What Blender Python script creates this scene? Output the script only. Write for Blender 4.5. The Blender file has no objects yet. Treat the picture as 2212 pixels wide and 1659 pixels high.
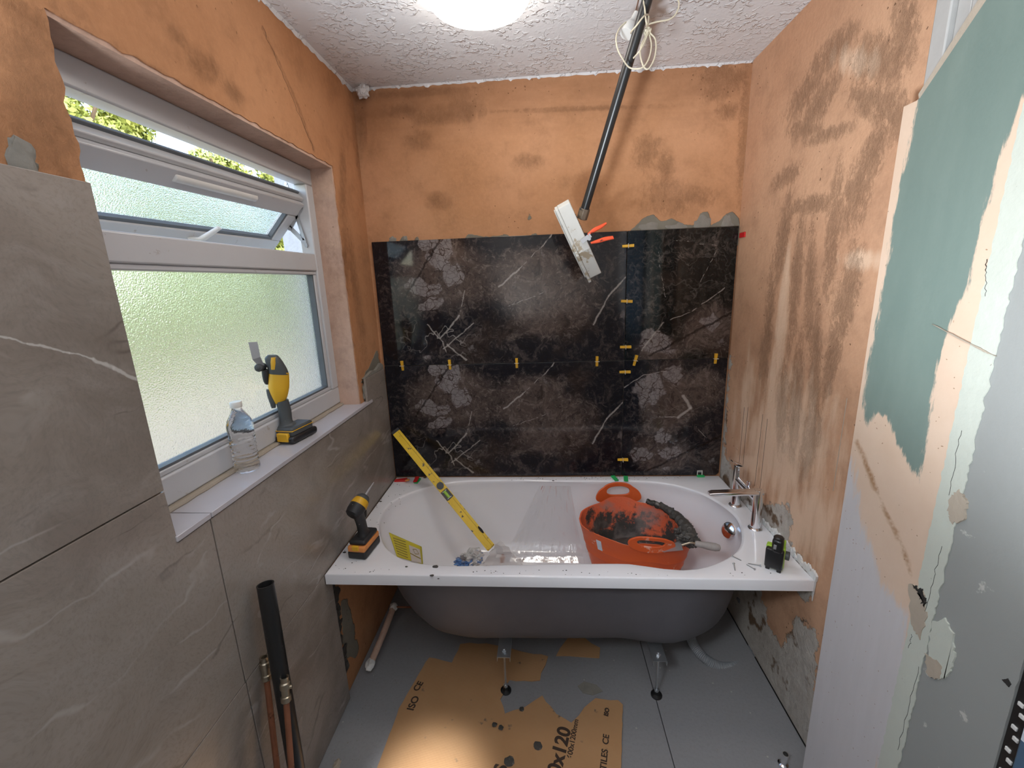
import bpy, bmesh, math, random
import numpy as np
from mathutils import Vector, Matrix, noise as mnoise
random.seed(7); rng = np.random.default_rng(7)
S = bpy.context.scene; COL = S.collection; PI = math.pi

# ------------------------------------------------------------------ camera
CP = np.array([0.80404, -2.12094, 1.62223]); FPX = 938.5995
CR = np.array([0.99723017, 0.06543591, -0.03535714])
CU = np.array([0.01933953, 0.23089717, 0.97278594])
CF = np.array([-0.071819, 0.97077528, -0.22899212])
cd = bpy.data.cameras.new('camera'); cam = bpy.data.objects.new('camera', cd); COL.objects.link(cam)
cd.sensor_width = 36; cd.lens = FPX / 2212 * 36; cd.clip_start = 0.02
cam.matrix_world = Matrix(((CR[0], CU[0], -CF[0], CP[0]), (CR[1], CU[1], -CF[1], CP[1]), (CR[2], CU[2], -CF[2], CP[2]), (0, 0, 0, 1)))
S.camera = cam
# ------------------------------------------------------------------ world, sun, exposure
S.view_settings.view_transform = 'Standard'; S.view_settings.look = 'None'
S.view_settings.gamma = 1; S.view_settings.use_curve_mapping = False
S.view_settings.exposure = 0.40
W = bpy.data.worlds.new('sky'); S.world = W; W.use_nodes = True
wn = W.node_tree.nodes; wl = W.node_tree.links
sky = wn.new('ShaderNodeTexSky'); sky.sky_type = 'NISHITA'; sky.sun_disc = False
sky.sun_elevation = math.radians(48); sky.sun_rotation = math.radians(120); sky.air_density = 1.2; sky.dust_density = 2.0
wn['Background'].inputs['Strength'].default_value = 0.95
wl.new(sky.outputs[0], wn['Background'].inputs['Color'])
sd = bpy.data.lights.new('sun', 'SUN'); sd.energy = 2.9; sd.angle = 0.01; sd.color = (1, 0.95, 0.86)
so = bpy.data.objects.new('sun', sd); COL.objects.link(so)
so.rotation_euler = Vector((-0.14, -0.80, 0.75)).to_track_quat('Z', 'Y').to_euler()   # sun stands along the window wall, high behind the photographer
LAMP = 10.8
wd = bpy.data.lights.new('floor_fill_spot', 'SPOT'); wd.energy = 520; wd.spot_size = math.radians(11.5); wd.spot_blend = 1.0; wd.shadow_soft_size = 0.06; wd.color = (0.93, 0.96, 1.0)
wo = bpy.data.objects.new('floor_fill_spot', wd); COL.objects.link(wo); wo.location = (0.62, -2.55, 1.95)      # unseen spot added behind the camera for a bright pool on the near floor
wo.rotation_euler = (Vector((0.62, -2.55, 1.95)) - Vector((0.41, -1.13, 0))).to_track_quat('Z', 'Y').to_euler()

ud = bpy.data.lights.new('ceiling_bounce_fill', 'SPOT'); ud.energy = 215; ud.spot_size = math.radians(108); ud.spot_blend = 0.5; ud.shadow_soft_size = 0.12; ud.color = (0.86, 0.93, 1.0)
uo = bpy.data.objects.new('ceiling_bounce_fill', ud); COL.objects.link(uo); uo.location = (0.25, -2.45, 0.95); uo.rotation_euler = (-Vector((0.62, 0.30, 1.0))).to_track_quat('Z', 'Y').to_euler()      # unseen fill added behind the camera, bounced off the ceiling to lift the room

dd_ = bpy.data.lights.new('tap_end_fill', 'SPOT'); dd_.energy = 97; dd_.spot_size = math.radians(50); dd_.spot_blend = 1.0; dd_.shadow_soft_size = 0.22; dd_.color = (0.84, 0.92, 1.0)
do = bpy.data.objects.new('tap_end_fill', dd_); COL.objects.link(do); do.location = (0.12, -2.55, 2.42)      # extra out-of-view spot, added to brighten the tap end and lower right
do.rotation_euler = (Vector((0.12, -2.55, 2.42)) - Vector((1.72, -0.92, 0.75))).to_track_quat('Z', 'Y').to_euler()

# ------------------------------------------------------------------ pixel <-> place
def ray(p):
    return CF + CR * (p[0] - 1106) / FPX - CU * (p[1] - 829.5) / FPX
def P(p, ax, v):
    d = ray(p); t = (v - CP[ax]) / d[ax]; return Vector(CP + t * d)
def PN(p, q0, n):                    # on the plane through q0 with normal n
    d = ray(p); n = np.array(n); t = np.dot(np.array(q0) - CP, n) / np.dot(d, n); return Vector(CP + t * d)
def D(p, k): return Vector(CP + ray(p) * k)
def pxof(A):
    d = A - CP; z = d @ CF; ok = z > 0.15; zz = np.where(ok, z, 1)
    o = np.stack([1106 + FPX * (d @ CR) / zz, 829.5 - FPX * (d @ CU) / zz], 1)
    o[~ok] = 1e5; return o

# ------------------------------------------------------------------ node helpers
class N:
    def __init__(s, m): s.m = m; s.nt = m.node_tree; s.n = s.nt.nodes; s.l = s.nt.links
    def new(s, t): return s.n.new(t)
    def put(s, sock, v):
        if isinstance(v, bpy.types.NodeSocket): s.l.new(v, sock)
        elif isinstance(v, (tuple, list)) and sock.type == 'RGBA': sock.default_value = (*v[:3], 1)
        else: sock.default_value = v
    def math(s, op, a, b=0.0, c=None, clamp=False):
        n = s.new('ShaderNodeMath'); n.operation = op; n.use_clamp = clamp
        s.put(n.inputs[0], a); s.put(n.inputs[1], b)
        if c is not None: s.put(n.inputs[2], c)
        return n.outputs[0]
    def vm(s, op, a, b=(0, 0, 0), sc=None):
        n = s.new('ShaderNodeVectorMath'); n.operation = op; s.put(n.inputs[0], a); s.put(n.inputs[1], b)
        if sc is not None: s.put(n.inputs['Scale'], sc)
        return n.outputs['Value'] if op in ('LENGTH', 'DOT_PRODUCT', 'DISTANCE') else n.outputs[0]
    def pos(s): return s.new('ShaderNodeNewGeometry').outputs['Position']
    def obj(s): return s.new('ShaderNodeTexCoord').outputs['Object']
    def att(s, name):
        n = s.new('ShaderNodeAttribute'); n.attribute_name = name; return n.outputs['Fac']
    def map(s, v, scale=(1, 1, 1), loc=(0, 0, 0), rot=(0, 0, 0)):
        n = s.new('ShaderNodeMapping'); s.put(n.inputs[0], v)
        n.inputs['Location'].default_value = loc; n.inputs['Rotation'].default_value = rot; n.inputs['Scale'].default_value = scale
        return n.outputs[0]
    def noise(s, v, sc=5, det=4, ro=0.55, dist=0.0, col=False):
        n = s.new('ShaderNodeTexNoise'); s.put(n.inputs['Vector'], v); n.inputs['Scale'].default_value = sc
        n.inputs['Detail'].default_value = det; n.inputs['Roughness'].default_value = ro; n.inputs['Distortion'].default_value = dist
        return n.outputs['Color'] if col else n.outputs['Fac']
    def vor(s, v, sc=5, feat='F1', rnd=1.0, out='Distance'):
        n = s.new('ShaderNodeTexVoronoi'); n.feature = feat; s.put(n.inputs['Vector'], v); n.inputs['Scale'].default_value = sc
        n.inputs['Randomness'].default_value = rnd; return n.outputs[out]
    def step(s, v, a, b, lo=0.0, hi=1.0):
        n = s.new('ShaderNodeMapRange'); n.interpolation_type = 'SMOOTHSTEP'; s.put(n.inputs[0], v)
        n.inputs[1].default_value = a; n.inputs[2].default_value = b; n.inputs[3].default_value = lo; n.inputs[4].default_value = hi
        return n.outputs[0]
    def mix(s, f, a, b, blend='MIX'):
        n = s.new('ShaderNodeMix'); n.data_type = 'RGBA'; n.blend_type = blend
        s.put(n.inputs[0], f); s.put(n.inputs[6], a); s.put(n.inputs[7], b); return n.outputs[2]
    def warp(s, v, sc, amt, det=3):
        c = s.noise(v, sc, det, 0.6, 0, True); d = s.vm('SUBTRACT', c, (0.5, 0.5, 0.5))
        return s.vm('ADD', v, s.vm('SCALE', d, sc=amt))
    def bump(s, h, st=0.3, dist=0.01, nrm=None):
        n = s.new('ShaderNodeBump'); s.put(n.inputs['Height'], h); n.inputs['Strength'].default_value = st; n.inputs['Distance'].default_value = dist
        if nrm is not None: s.put(n.inputs['Normal'], nrm)
        return n.outputs[0]
    def seg(s, v, a, b, w):          # 1 on the segment a-b of half width w, 0 outside
        a = Vector(a); b = Vector(b); ab = b - a
        pa = s.vm('SUBTRACT', v, tuple(a))
        t = s.math('DIVIDE', s.vm('DOT_PRODUCT', pa, tuple(ab)), ab.length_squared, clamp=True)
        n = s.new('ShaderNodeVectorMath'); n.operation = 'SCALE'; n.inputs[0].default_value = tuple(ab); s.put(n.inputs['Scale'], t)
        return s.step(s.vm('LENGTH', s.vm('SUBTRACT', pa, n.outputs[0])), w, w * 0.3)
    def blob(s, v, c, r):            # soft ellipse
        q = s.vm('SUBTRACT', v, tuple(c)); q = s.vm('MULTIPLY', q, (1 / r[0], 1 / r[1], 1 / r[2]))
        return s.step(s.vm('LENGTH', q), 1.0, 0.25)
MATS = {}
def mat(name):
    m = bpy.data.materials.new(name); m.use_nodes = True; MATS[name] = m
    return m, N(m), m.node_tree.nodes['Principled BSDF']
def simple(name, col, rough=0.5, metal=0.0, var=0.12, sc=12, bmp=0.0, bsc=60, dirt=None, dth=0.62, spec=0.5, **kw):
    m, n, b = mat(name); p = n.obj()
    f = n.noise(p, sc, 4, 0.6)
    c = n.mix(f, tuple(x * (1 - var) for x in col), tuple(min(1, x * (1 + var)) for x in col))
    if dirt:
        d = n.step(n.noise(p, dirt[3], 5, 0.65), dth, dth + 0.05); c = n.mix(d, c, dirt[:3])
    n.put(b.inputs['Base Color'], c); b.inputs['Roughness'].default_value = rough; b.inputs['Metallic'].default_value = metal
    b.inputs['Specular IOR Level'].default_value = spec
    if bmp: n.put(b.inputs['Normal'], n.bump(n.noise(p, bsc, 4, 0.6), bmp, 0.004))
    for k, v in kw.items(): b.inputs[k].default_value = v
    return m

# ------------------------------------------------------------------ mesh helpers
def tagp(o, label=None, cat=None, group=None, kind=None):
    if label: o['label'] = label
    if cat: o['category'] = cat
    if group: o['group'] = group
    if kind: o['kind'] = kind
    return o
def thing(name, loc, label, cat, group=None, rz=0, kind=None):
    o = bpy.data.objects.new(name, None); o.empty_display_size = 0.05; o.location = loc; o.rotation_euler = (0, 0, rz)
    COL.objects.link(o); return tagp(o, label, cat, group, kind)
def mw(o):
    m = Matrix.Translation(o.location) @ o.rotation_euler.to_matrix().to_4x4()
    if o.parent: m = mw(o.parent) @ o.matrix_parent_inverse @ m
    return m
def link(name, me, m, parent=None, smooth=35, local=False):
    if m is not None and not me.materials: me.materials.append(m)
    if smooth:
        me.shade_smooth(); me.set_sharp_from_angle(angle=math.radians(smooth))
    o = bpy.data.objects.new(name, me); COL.objects.link(o)
    if parent is not None:
        o.parent = parent
        if not local: o.matrix_parent_inverse = mw(parent).inverted()
    return o
def obj(name, bm, m, parent=None, smooth=35, local=False, bevel=0, sub=0):
    bmesh.ops.recalc_face_normals(bm, faces=bm.faces)
    me = bpy.data.meshes.new(name); bm.to_mesh(me); bm.free()
    o = link(name, me, m, parent, smooth, local)
    if bevel:
        b = o.modifiers.new('bevel', 'BEVEL'); b.width = bevel; b.segments = 2; b.limit_method = 'ANGLE'
    if sub:
        b = o.modifiers.new('sub', 'SUBSURF'); b.levels = sub; b.render_levels = sub
    return o
def pyd(name, v, f, m, parent=None, smooth=35, local=False):
    me = bpy.data.meshes.new(name); me.from_pydata([tuple(x) for x in v], [], f); me.update()
    return link(name, me, m, parent, smooth, local)
def box(bm, lo, hi, M=None):
    c = [(lo[i] + hi[i]) / 2 for i in range(3)]; s = [hi[i] - lo[i] for i in range(3)]
    T = Matrix.Translation(c) @ Matrix.Diagonal((*s, 1))
    bmesh.ops.create_cube(bm, size=1, matrix=(M @ T) if M else T); return bm
def bx(lo, hi, M=None): return box(bmesh.new(), lo, hi, M)
def frame(o, z, x=None):             # matrix with origin o, local z along z
    z = Vector(z).normalized(); x = Vector(x) if x is not None else (Vector((0, 0, 1)) if abs(z.z) < 0.9 else Vector((1, 0, 0)))
    y = z.cross(x).normalized(); x = y.cross(z).normalized()
    return Matrix(((x.x, y.x, z.x, o[0]), (x.y, y.y, z.y, o[1]), (x.z, y.z, z.z, o[2]), (0, 0, 0, 1)))
def cyl(bm, a, b, r, r2=None, n=20):
    a = Vector(a); b = Vector(b); h = (b - a).length
    bmesh.ops.create_cone(bm, cap_ends=True, segments=n, radius1=r, radius2=r if r2 is None else r2, depth=h, matrix=frame((a + b) / 2, b - a)); return bm
def lathe(bm, prof, M, n=28, cap=True):
    rings = []
    for (r, z) in prof:
        rings.append([bm.verts.new(M @ Vector((r * math.cos(2 * PI * k / n), r * math.sin(2 * PI * k / n), z))) for k in range(n)])
    for a, b in zip(rings, rings[1:]):
        for k in range(n): bm.faces.new((a[k], a[(k + 1) % n], b[(k + 1) % n], b[k]))
    if cap: bm.faces.new(rings[0][::-1]); bm.faces.new(rings[-1])
    return bm
def spline(pts, k=8):
    pts = [Vector(p) for p in pts]; q = [pts[0] * 2 - pts[1]] + pts + [pts[-1] * 2 - pts[-2]]; out = []
    for i in range(1, len(q) - 2):
        for j in range(k):
            t = j / k; a, b, c, d = q[i - 1:i + 3]
            out.append(0.5 * ((2 * b) + (c - a) * t + (2 * a - 5 * b + 4 * c - d) * t * t + (3 * b - a - 3 * c + d) * t ** 3))
    out.append(pts[-1]); return out
def tube(bm, pts, r, n=12, k=0, cap=True, ridg=0):
    pts = spline(pts, k) if k else [Vector(p) for p in pts]
    t0 = (pts[1] - pts[0]).normalized(); up = Vector((0, 0, 1)) if abs(t0.z) < 0.9 else Vector((1, 0, 0)); nrm = t0.cross(up).normalized(); rings = []
    for i, p in enumerate(pts):
        t = (pts[min(i + 1, len(pts) - 1)] - pts[max(i - 1, 0)]).normalized()
        nrm = (nrm - t * nrm.dot(t)).normalized(); bn = t.cross(nrm)
        rr = r[i] if isinstance(r, (list, tuple)) else r
        if ridg: rr *= 1 + ridg * (1 if i % 2 else -1)
        rings.append([bm.verts.new(p + nrm * rr * math.cos(2 * PI * j / n) + bn * rr * math.sin(2 * PI * j / n)) for j in range(n)])
    for a, b in zip(rings, rings[1:]):
        for j in range(n): bm.faces.new((a[j], a[(j + 1) % n], b[(j + 1) % n], b[j]))
    if cap: bm.faces.new(rings[0][::-1]); bm.faces.new(rings[-1])
    return bm
def loft(bm, secs, nrm, n=20, pw=2.6, k=0):
    """secs: (centre, side vector, half depth) ; section spans side vector and nrm"""
    nrm = Vector(nrm); rings = []
    if k:
        c = spline([s[0] for s in secs], k); u = spline([s[1] for s in secs], k); d = spline([Vector((s[2], 0, 0)) for s in secs], k)
        secs = [(a, b, x.x) for a, b, x in zip(c, u, d)]
    for c, u, d in secs:
        ring = []
        for j in range(n):
            a = 2 * PI * j / n; x = math.copysign(abs(math.cos(a)) ** (2 / pw), math.cos(a)); y = math.copysign(abs(math.sin(a)) ** (2 / pw), math.sin(a))
            ring.append(bm.verts.new(Vector(c) + Vector(u) * x + nrm * d * y))
        rings.append(ring)
    for a, b in zip(rings, rings[1:]):
        for j in range(n): bm.faces.new((a[j], a[(j + 1) % n], b[(j + 1) % n], b[j]))
    bm.faces.new(rings[0][::-1]); bm.faces.new(rings[-1]); return bm
def prism(bm, poly, off):            # polygon of 3-D points pushed along off
    off = Vector(off); a = [bm.verts.new(p) for p in poly]; b = [bm.verts.new(Vector(p) + off) for p in poly]; n = len(a)
    bm.faces.new(a[::-1]); bm.faces.new(b)
    for i in range(n): bm.faces.new((a[i], a[(i + 1) % n], b[(i + 1) % n], b[i]))
    bm.normal_update(); return bm
def lump(bm, c, r, seed=0, amt=0.35, sub=3, fr=1.6):
    g = bmesh.ops.create_icosphere(bm, subdivisions=sub, radius=1)
    for v in g['verts']:
        d = v.co.copy(); s = 1 + amt * mnoise.fractal(d * fr + Vector((seed * 3.1, seed, 0)), 0.9, 2.1, 4)
        v.co = Vector((c[0] + d.x * r[0] * s, c[1] + d.y * r[1] * s, c[2] + d.z * r[2] * s))
    return bm
# masks in photo pixels, evaluated where the surface stands
def m_ell(p, c, r, ang=0):
    a = math.radians(ang); d = p - np.array(c); x = d[:, 0] * math.cos(a) + d[:, 1] * math.sin(a); y = -d[:, 0] * math.sin(a) + d[:, 1] * math.cos(a)
    return np.clip(1 - np.sqrt((x / r[0]) ** 2 + (y / r[1]) ** 2), -1, 1)
def m_poly(p, poly):                 # signed distance in px, + inside
    q = np.array(poly, float); n = len(q); dmin = np.full(len(p), 1e9); ins = np.zeros(len(p), bool)
    for i in range(n):
        a = q[i]; b = q[(i + 1) % n]; ab = b - a; t = np.clip(((p - a) @ ab) / (ab @ ab), 0, 1)
        dmin = np.minimum(dmin, np.linalg.norm(p - a - t[:, None] * ab, axis=1))
        c = (a[1] > p[:, 1]) != (b[1] > p[:, 1])
        with np.errstate(divide='ignore', invalid='ignore'):
            xx = (b[0] - a[0]) * (p[:, 1] - a[1]) / (b[1] - a[1]) + a[0]
        ins ^= c & (p[:, 0] < xx)
    return np.where(ins, dmin, -dmin)
def m_line(p, pl):
    dmin = np.full(len(p), 1e9)
    for a, b in zip(pl, pl[1:]):
        a = np.array(a, float); b = np.array(b, float); ab = b - a; t = np.clip(((p - a) @ ab) / (ab @ ab), 0, 1)
        dmin = np.minimum(dmin, np.linalg.norm(p - a - t[:, None] * ab, axis=1))
    return dmin
def grid(name, O, U, V, us, vs, m, attrs=None, hole=None, parent=None, thick=0.1, jit=None, flip=False):
    """plane grid through O with axes U,V; us/vs = coordinate lists; hole(u,v)->bool drops a face; attrs {name: f(px, uv)}"""
    O = np.array(O, float); U = np.array(U, float); V = np.array(V, float)
    uu, vv = np.meshgrid(us, vs); uv = np.stack([uu.ravel(), vv.ravel()], 1)
    A = O + uv[:, :1] * U + uv[:, 1:] * V
    if jit: A = A + jit(uv)
    nu = len(us); nv = len(vs); f = []
    for j in range(nv - 1):
        for i in range(nu - 1):
            if hole and hole((us[i] + us[i + 1]) / 2, (vs[j] + vs[j + 1]) / 2): continue
            q = (j * nu + i, j * nu + i + 1, (j + 1) * nu + i + 1, (j + 1) * nu + i)
            f.append(q[::-1] if flip else q)
    me = bpy.data.meshes.new(name); me.from_pydata(A.tolist(), [], f)
    if attrs:
        px = pxof(A)
        for k, fn in attrs.items():
            a = me.attributes.new(k, 'FLOAT', 'POINT'); a.data.foreach_set('value', fn(px, uv).astype(np.float32))
    bm = bmesh.new(); bm.from_mesh(me); lo = [v for v in bm.verts if not v.link_faces]; bmesh.ops.delete(bm, geom=lo, context='VERTS'); bm.to_mesh(me); bm.free()
    o = link(name, me, m, parent, 0)
    if thick:
        s = o.modifiers.new('solid', 'SOLIDIFY'); s.thickness = thick; s.offset = -1; s.use_even_offset = False
    return o
def lin(a, b, st, extra=()):
    n = max(1, int(round(abs(b - a) / st))); v = [a + (b - a) * i / n for i in range(n + 1)]
    for e in extra:                  # snap the nearest line to e
        i = min(range(1, n), key=lambda k: abs(v[k] - e)); v[i] = e
    return v

# ------------------------------------------------------------------ materials
def plaster(name, ca, cb, dark, bumpy=1.0, extra=None, specks=True):
    m, n, b = mat(name); p = n.pos()
    big = n.noise(p, 1.7, 3, 0.5); c = n.mix(n.step(big, 0.35, 0.65), ca, cb)
    mid = n.noise(p, 9, 5, 0.65); c = n.mix(n.step(mid, 0.42, 0.75, 0, 0.5), c, tuple(x * 0.62 for x in ca))
    fine = n.noise(p, 60, 5, 0.7); c = n.mix(n.step(fine, 0.35, 0.8, 0, 0.25), c, tuple(min(1, x * 1.25) for x in cb))
    dk = n.att('dark')               # + inside a smudge
    rough = n.noise(n.map(n.warp(p, 14, 0.03), (1, 1, 0.6)), 48, 7, 0.85)
    dm = n.step(n.math('ADD', dk, n.math('MULTIPLY', n.math('SUBTRACT', rough, 0.5), 6.0)), -0.3, 2.0)
    dm = n.math('MULTIPLY', dm, n.step(dk, -0.55, 0.35)); c = n.mix(n.math('MULTIPLY', dm, 0.36), c, dark)
    h = n.math('ADD', n.math('MULTIPLY', fine, 0.35), n.math('MULTIPLY', dm, -1.0))
    if specks:
        pit = n.vor(n.warp(p, 30, 0.02), 34); pm = n.math('MULTIPLY', n.step(pit, 0.12, 0.05), n.step(n.noise(p, 3.5, 2), 0.5, 0.62))
        c = n.mix(n.math('MULTIPLY', pm, 0.7), c, dark); h = n.math('ADD', h, n.math('MULTIPLY', pm, -1.2))
    if extra: c, h = extra(n, p, c, h)
    n.put(b.inputs['Base Color'], c); b.inputs['Roughness'].default_value = 0.92; b.inputs['Specular IOR Level'].default_value = 0.2
    n.put(b.inputs['Normal'], n.bump(h, 0.55 * bumpy, 0.006)); return m
OA = (0.47, 0.235, 0.115); OB = (0.56, 0.295, 0.16); DK = (0.13, 0.062, 0.03)
def ex_right(n, p, c, h):
    w = n.att('white'); r = n.noise(n.warp(p, 8, 0.04), 26, 6, 0.7)
    wm = n.step(n.math('ADD', w, n.math('MULTIPLY', n.math('SUBTRACT', r, 0.5), 46)), -1.5, 1.5)
    wc = n.mix(n.noise(p, 22, 5, 0.7), (0.30, 0.25, 0.2), (0.72, 0.68, 0.62)); wc = n.mix(n.step(n.noise(p, 11, 4), 0.56, 0.66), wc, (0.16, 0.10, 0.06))
    pk = n.att('pale'); pmk = n.step(n.math('ADD', pk, n.math('MULTIPLY', n.math('SUBTRACT', n.noise(n.map(p, (1, 3, 0.6)), 9, 5), 0.5), 2.0)), -0.1, 0.8)
    c = n.mix(n.math('MULTIPLY', pmk, 0.75), c, (0.78, 0.56, 0.40))
    c = n.mix(wm, c, wc)
    return c, n.math('ADD', h, n.math('MULTIPLY', n.math('MULTIPLY', wm, r), 2.5))
def ex_back(n, p, c, h):
    w = n.att('mortar'); r = n.noise(n.warp(p, 6, 0.03), 16, 4, 0.6)
    wm = n.step(n.math('ADD', w, n.math('MULTIPLY', n.math('SUBTRACT', r, 0.5), 14)), -0.6, 0.6)
    c = n.mix(wm, c, n.mix(n.noise(p, 12, 4), (0.15, 0.135, 0.11), (0.27, 0.25, 0.2)))
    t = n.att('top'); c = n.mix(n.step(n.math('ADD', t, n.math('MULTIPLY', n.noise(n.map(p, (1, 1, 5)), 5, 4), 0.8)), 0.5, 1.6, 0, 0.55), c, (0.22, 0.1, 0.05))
    return c, n.math('ADD', h, n.math('MULTIPLY', wm, 1.5))
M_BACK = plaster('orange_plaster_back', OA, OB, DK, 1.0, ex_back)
M_RIGHT = plaster('orange_plaster_right', (0.52, 0.29, 0.175), (0.60, 0.355, 0.22), (0.2, 0.11, 0.06), 1.3, ex_right)
M_LEFT = plaster('orange_plaster_left', (0.44, 0.205, 0.095), (0.52, 0.26, 0.13), DK, 1.0, ex_back)
M_REV = plaster('pink_plaster_reveal', (0.56, 0.36, 0.27), (0.64, 0.44, 0.34), (0.25, 0.16, 0.1), 0.9)

m, n, b = mat('textured_ceiling'); p = n.pos()
w = n.warp(p, 14, 0.012); a1 = n.noise(w, 44, 2, 0.5, 0.6); ridge = n.step(a1, 0.50, 0.60)
region = n.step(n.noise(p, 2.2, 2), 0.36, 0.55, 0.25, 1.0); h = n.math('MULTIPLY', n.math('MULTIPLY', ridge, n.step(n.noise(p, 10, 3), 0.40, 0.56)), region)
n.put(b.inputs['Base Color'], n.mix(n.noise(p, 3, 4), (0.60, 0.585, 0.585), (0.70, 0.69, 0.695))); b.inputs['Roughness'].default_value = 0.8
n.put(b.inputs['Normal'], n.bump(n.math('ADD', h, n.math('MULTIPLY', n.noise(p, 90, 3), 0.15)), 0.75, 0.006)); M_CEIL = m

m, n, b = mat('grey_stone_tile'); p = n.pos(); wp = n.warp(p, 1.6, 0.5)
rnd = n.new('ShaderNodeObjectInfo').outputs['Random']
q = n.vm('ADD', wp, n.vm('SCALE', (3.0, 7.0, 5.0), sc=rnd)) if False else wp
c = n.mix(n.step(n.noise(q, 1.6, 4, 0.6), 0.36, 0.64), (0.235, 0.198, 0.166), (0.335, 0.288, 0.248))
c = n.mix(n.step(n.noise(n.map(q, (1, 0.7, 2.2), (0, 0, 0), (0.75, 0, 0)), 5, 6, 0.7), 0.42, 0.72, 0, 0.55), c, (0.36, 0.32, 0.29))
c = n.mix(n.step(n.noise(q, 130, 2, 0.7), 0.4, 0.8, 0, 0.3), c, (0.15, 0.13, 0.11))
def streak(sc, rot, th, loc=(0, 0, 0)):
    v = n.noise(n.map(n.warp(p, 5, 0.08), (1, 0.35, 1.5), loc, (rot, 0, 0)), sc, 3, 0.5)
    return n.step(n.math('ABSOLUTE', n.math('SUBTRACT', v, 0.5)), th, 0.0)
c = n.mix(n.math('MULTIPLY', n.math('MULTIPLY', streak(3.0, 0.8, 0.012), n.step(n.noise(p, 4, 3), 0.48, 0.62)), 0.5), c, (0.48, 0.44, 0.40))
c = n.mix(n.math('MULTIPLY', n.math('MULTIPLY', streak(2.1, -0.5, 0.006, (3, 1, 2)), n.step(n.noise(p, 5, 3), 0.5, 0.6)), 0.45), c, (0.09, 0.07, 0.06))
sp = [P(a, 0, 0) for a in [(0, 727), (60, 742), (150, 762), (205, 775), (245, 795), (300, 822)]]
for i, (s0, s1) in enumerate(zip(sp, sp[1:])):
    c = n.mix(n.math('MULTIPLY', n.seg(n.warp(p, 25, 0.012), s0, s1, 0.0025 if i < 3 else 0.005), 0.75), c, (0.6, 0.57, 0.53))
n.put(b.inputs['Base Color'], c); n.put(b.inputs['Roughness'], n.step(n.noise(p, 3, 3), 0.3, 0.8, 0.17, 0.30)); b.inputs['Specular IOR Level'].default_value = 0.42
n.put(b.inputs['Normal'], n.bump(n.noise(p, 60, 4), 0.03, 0.003)); M_STONE = m
M_SILL = simple('pale_sill_tile', (0.52, 0.50, 0.52), 0.12, var=0.1, sc=4)

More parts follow.
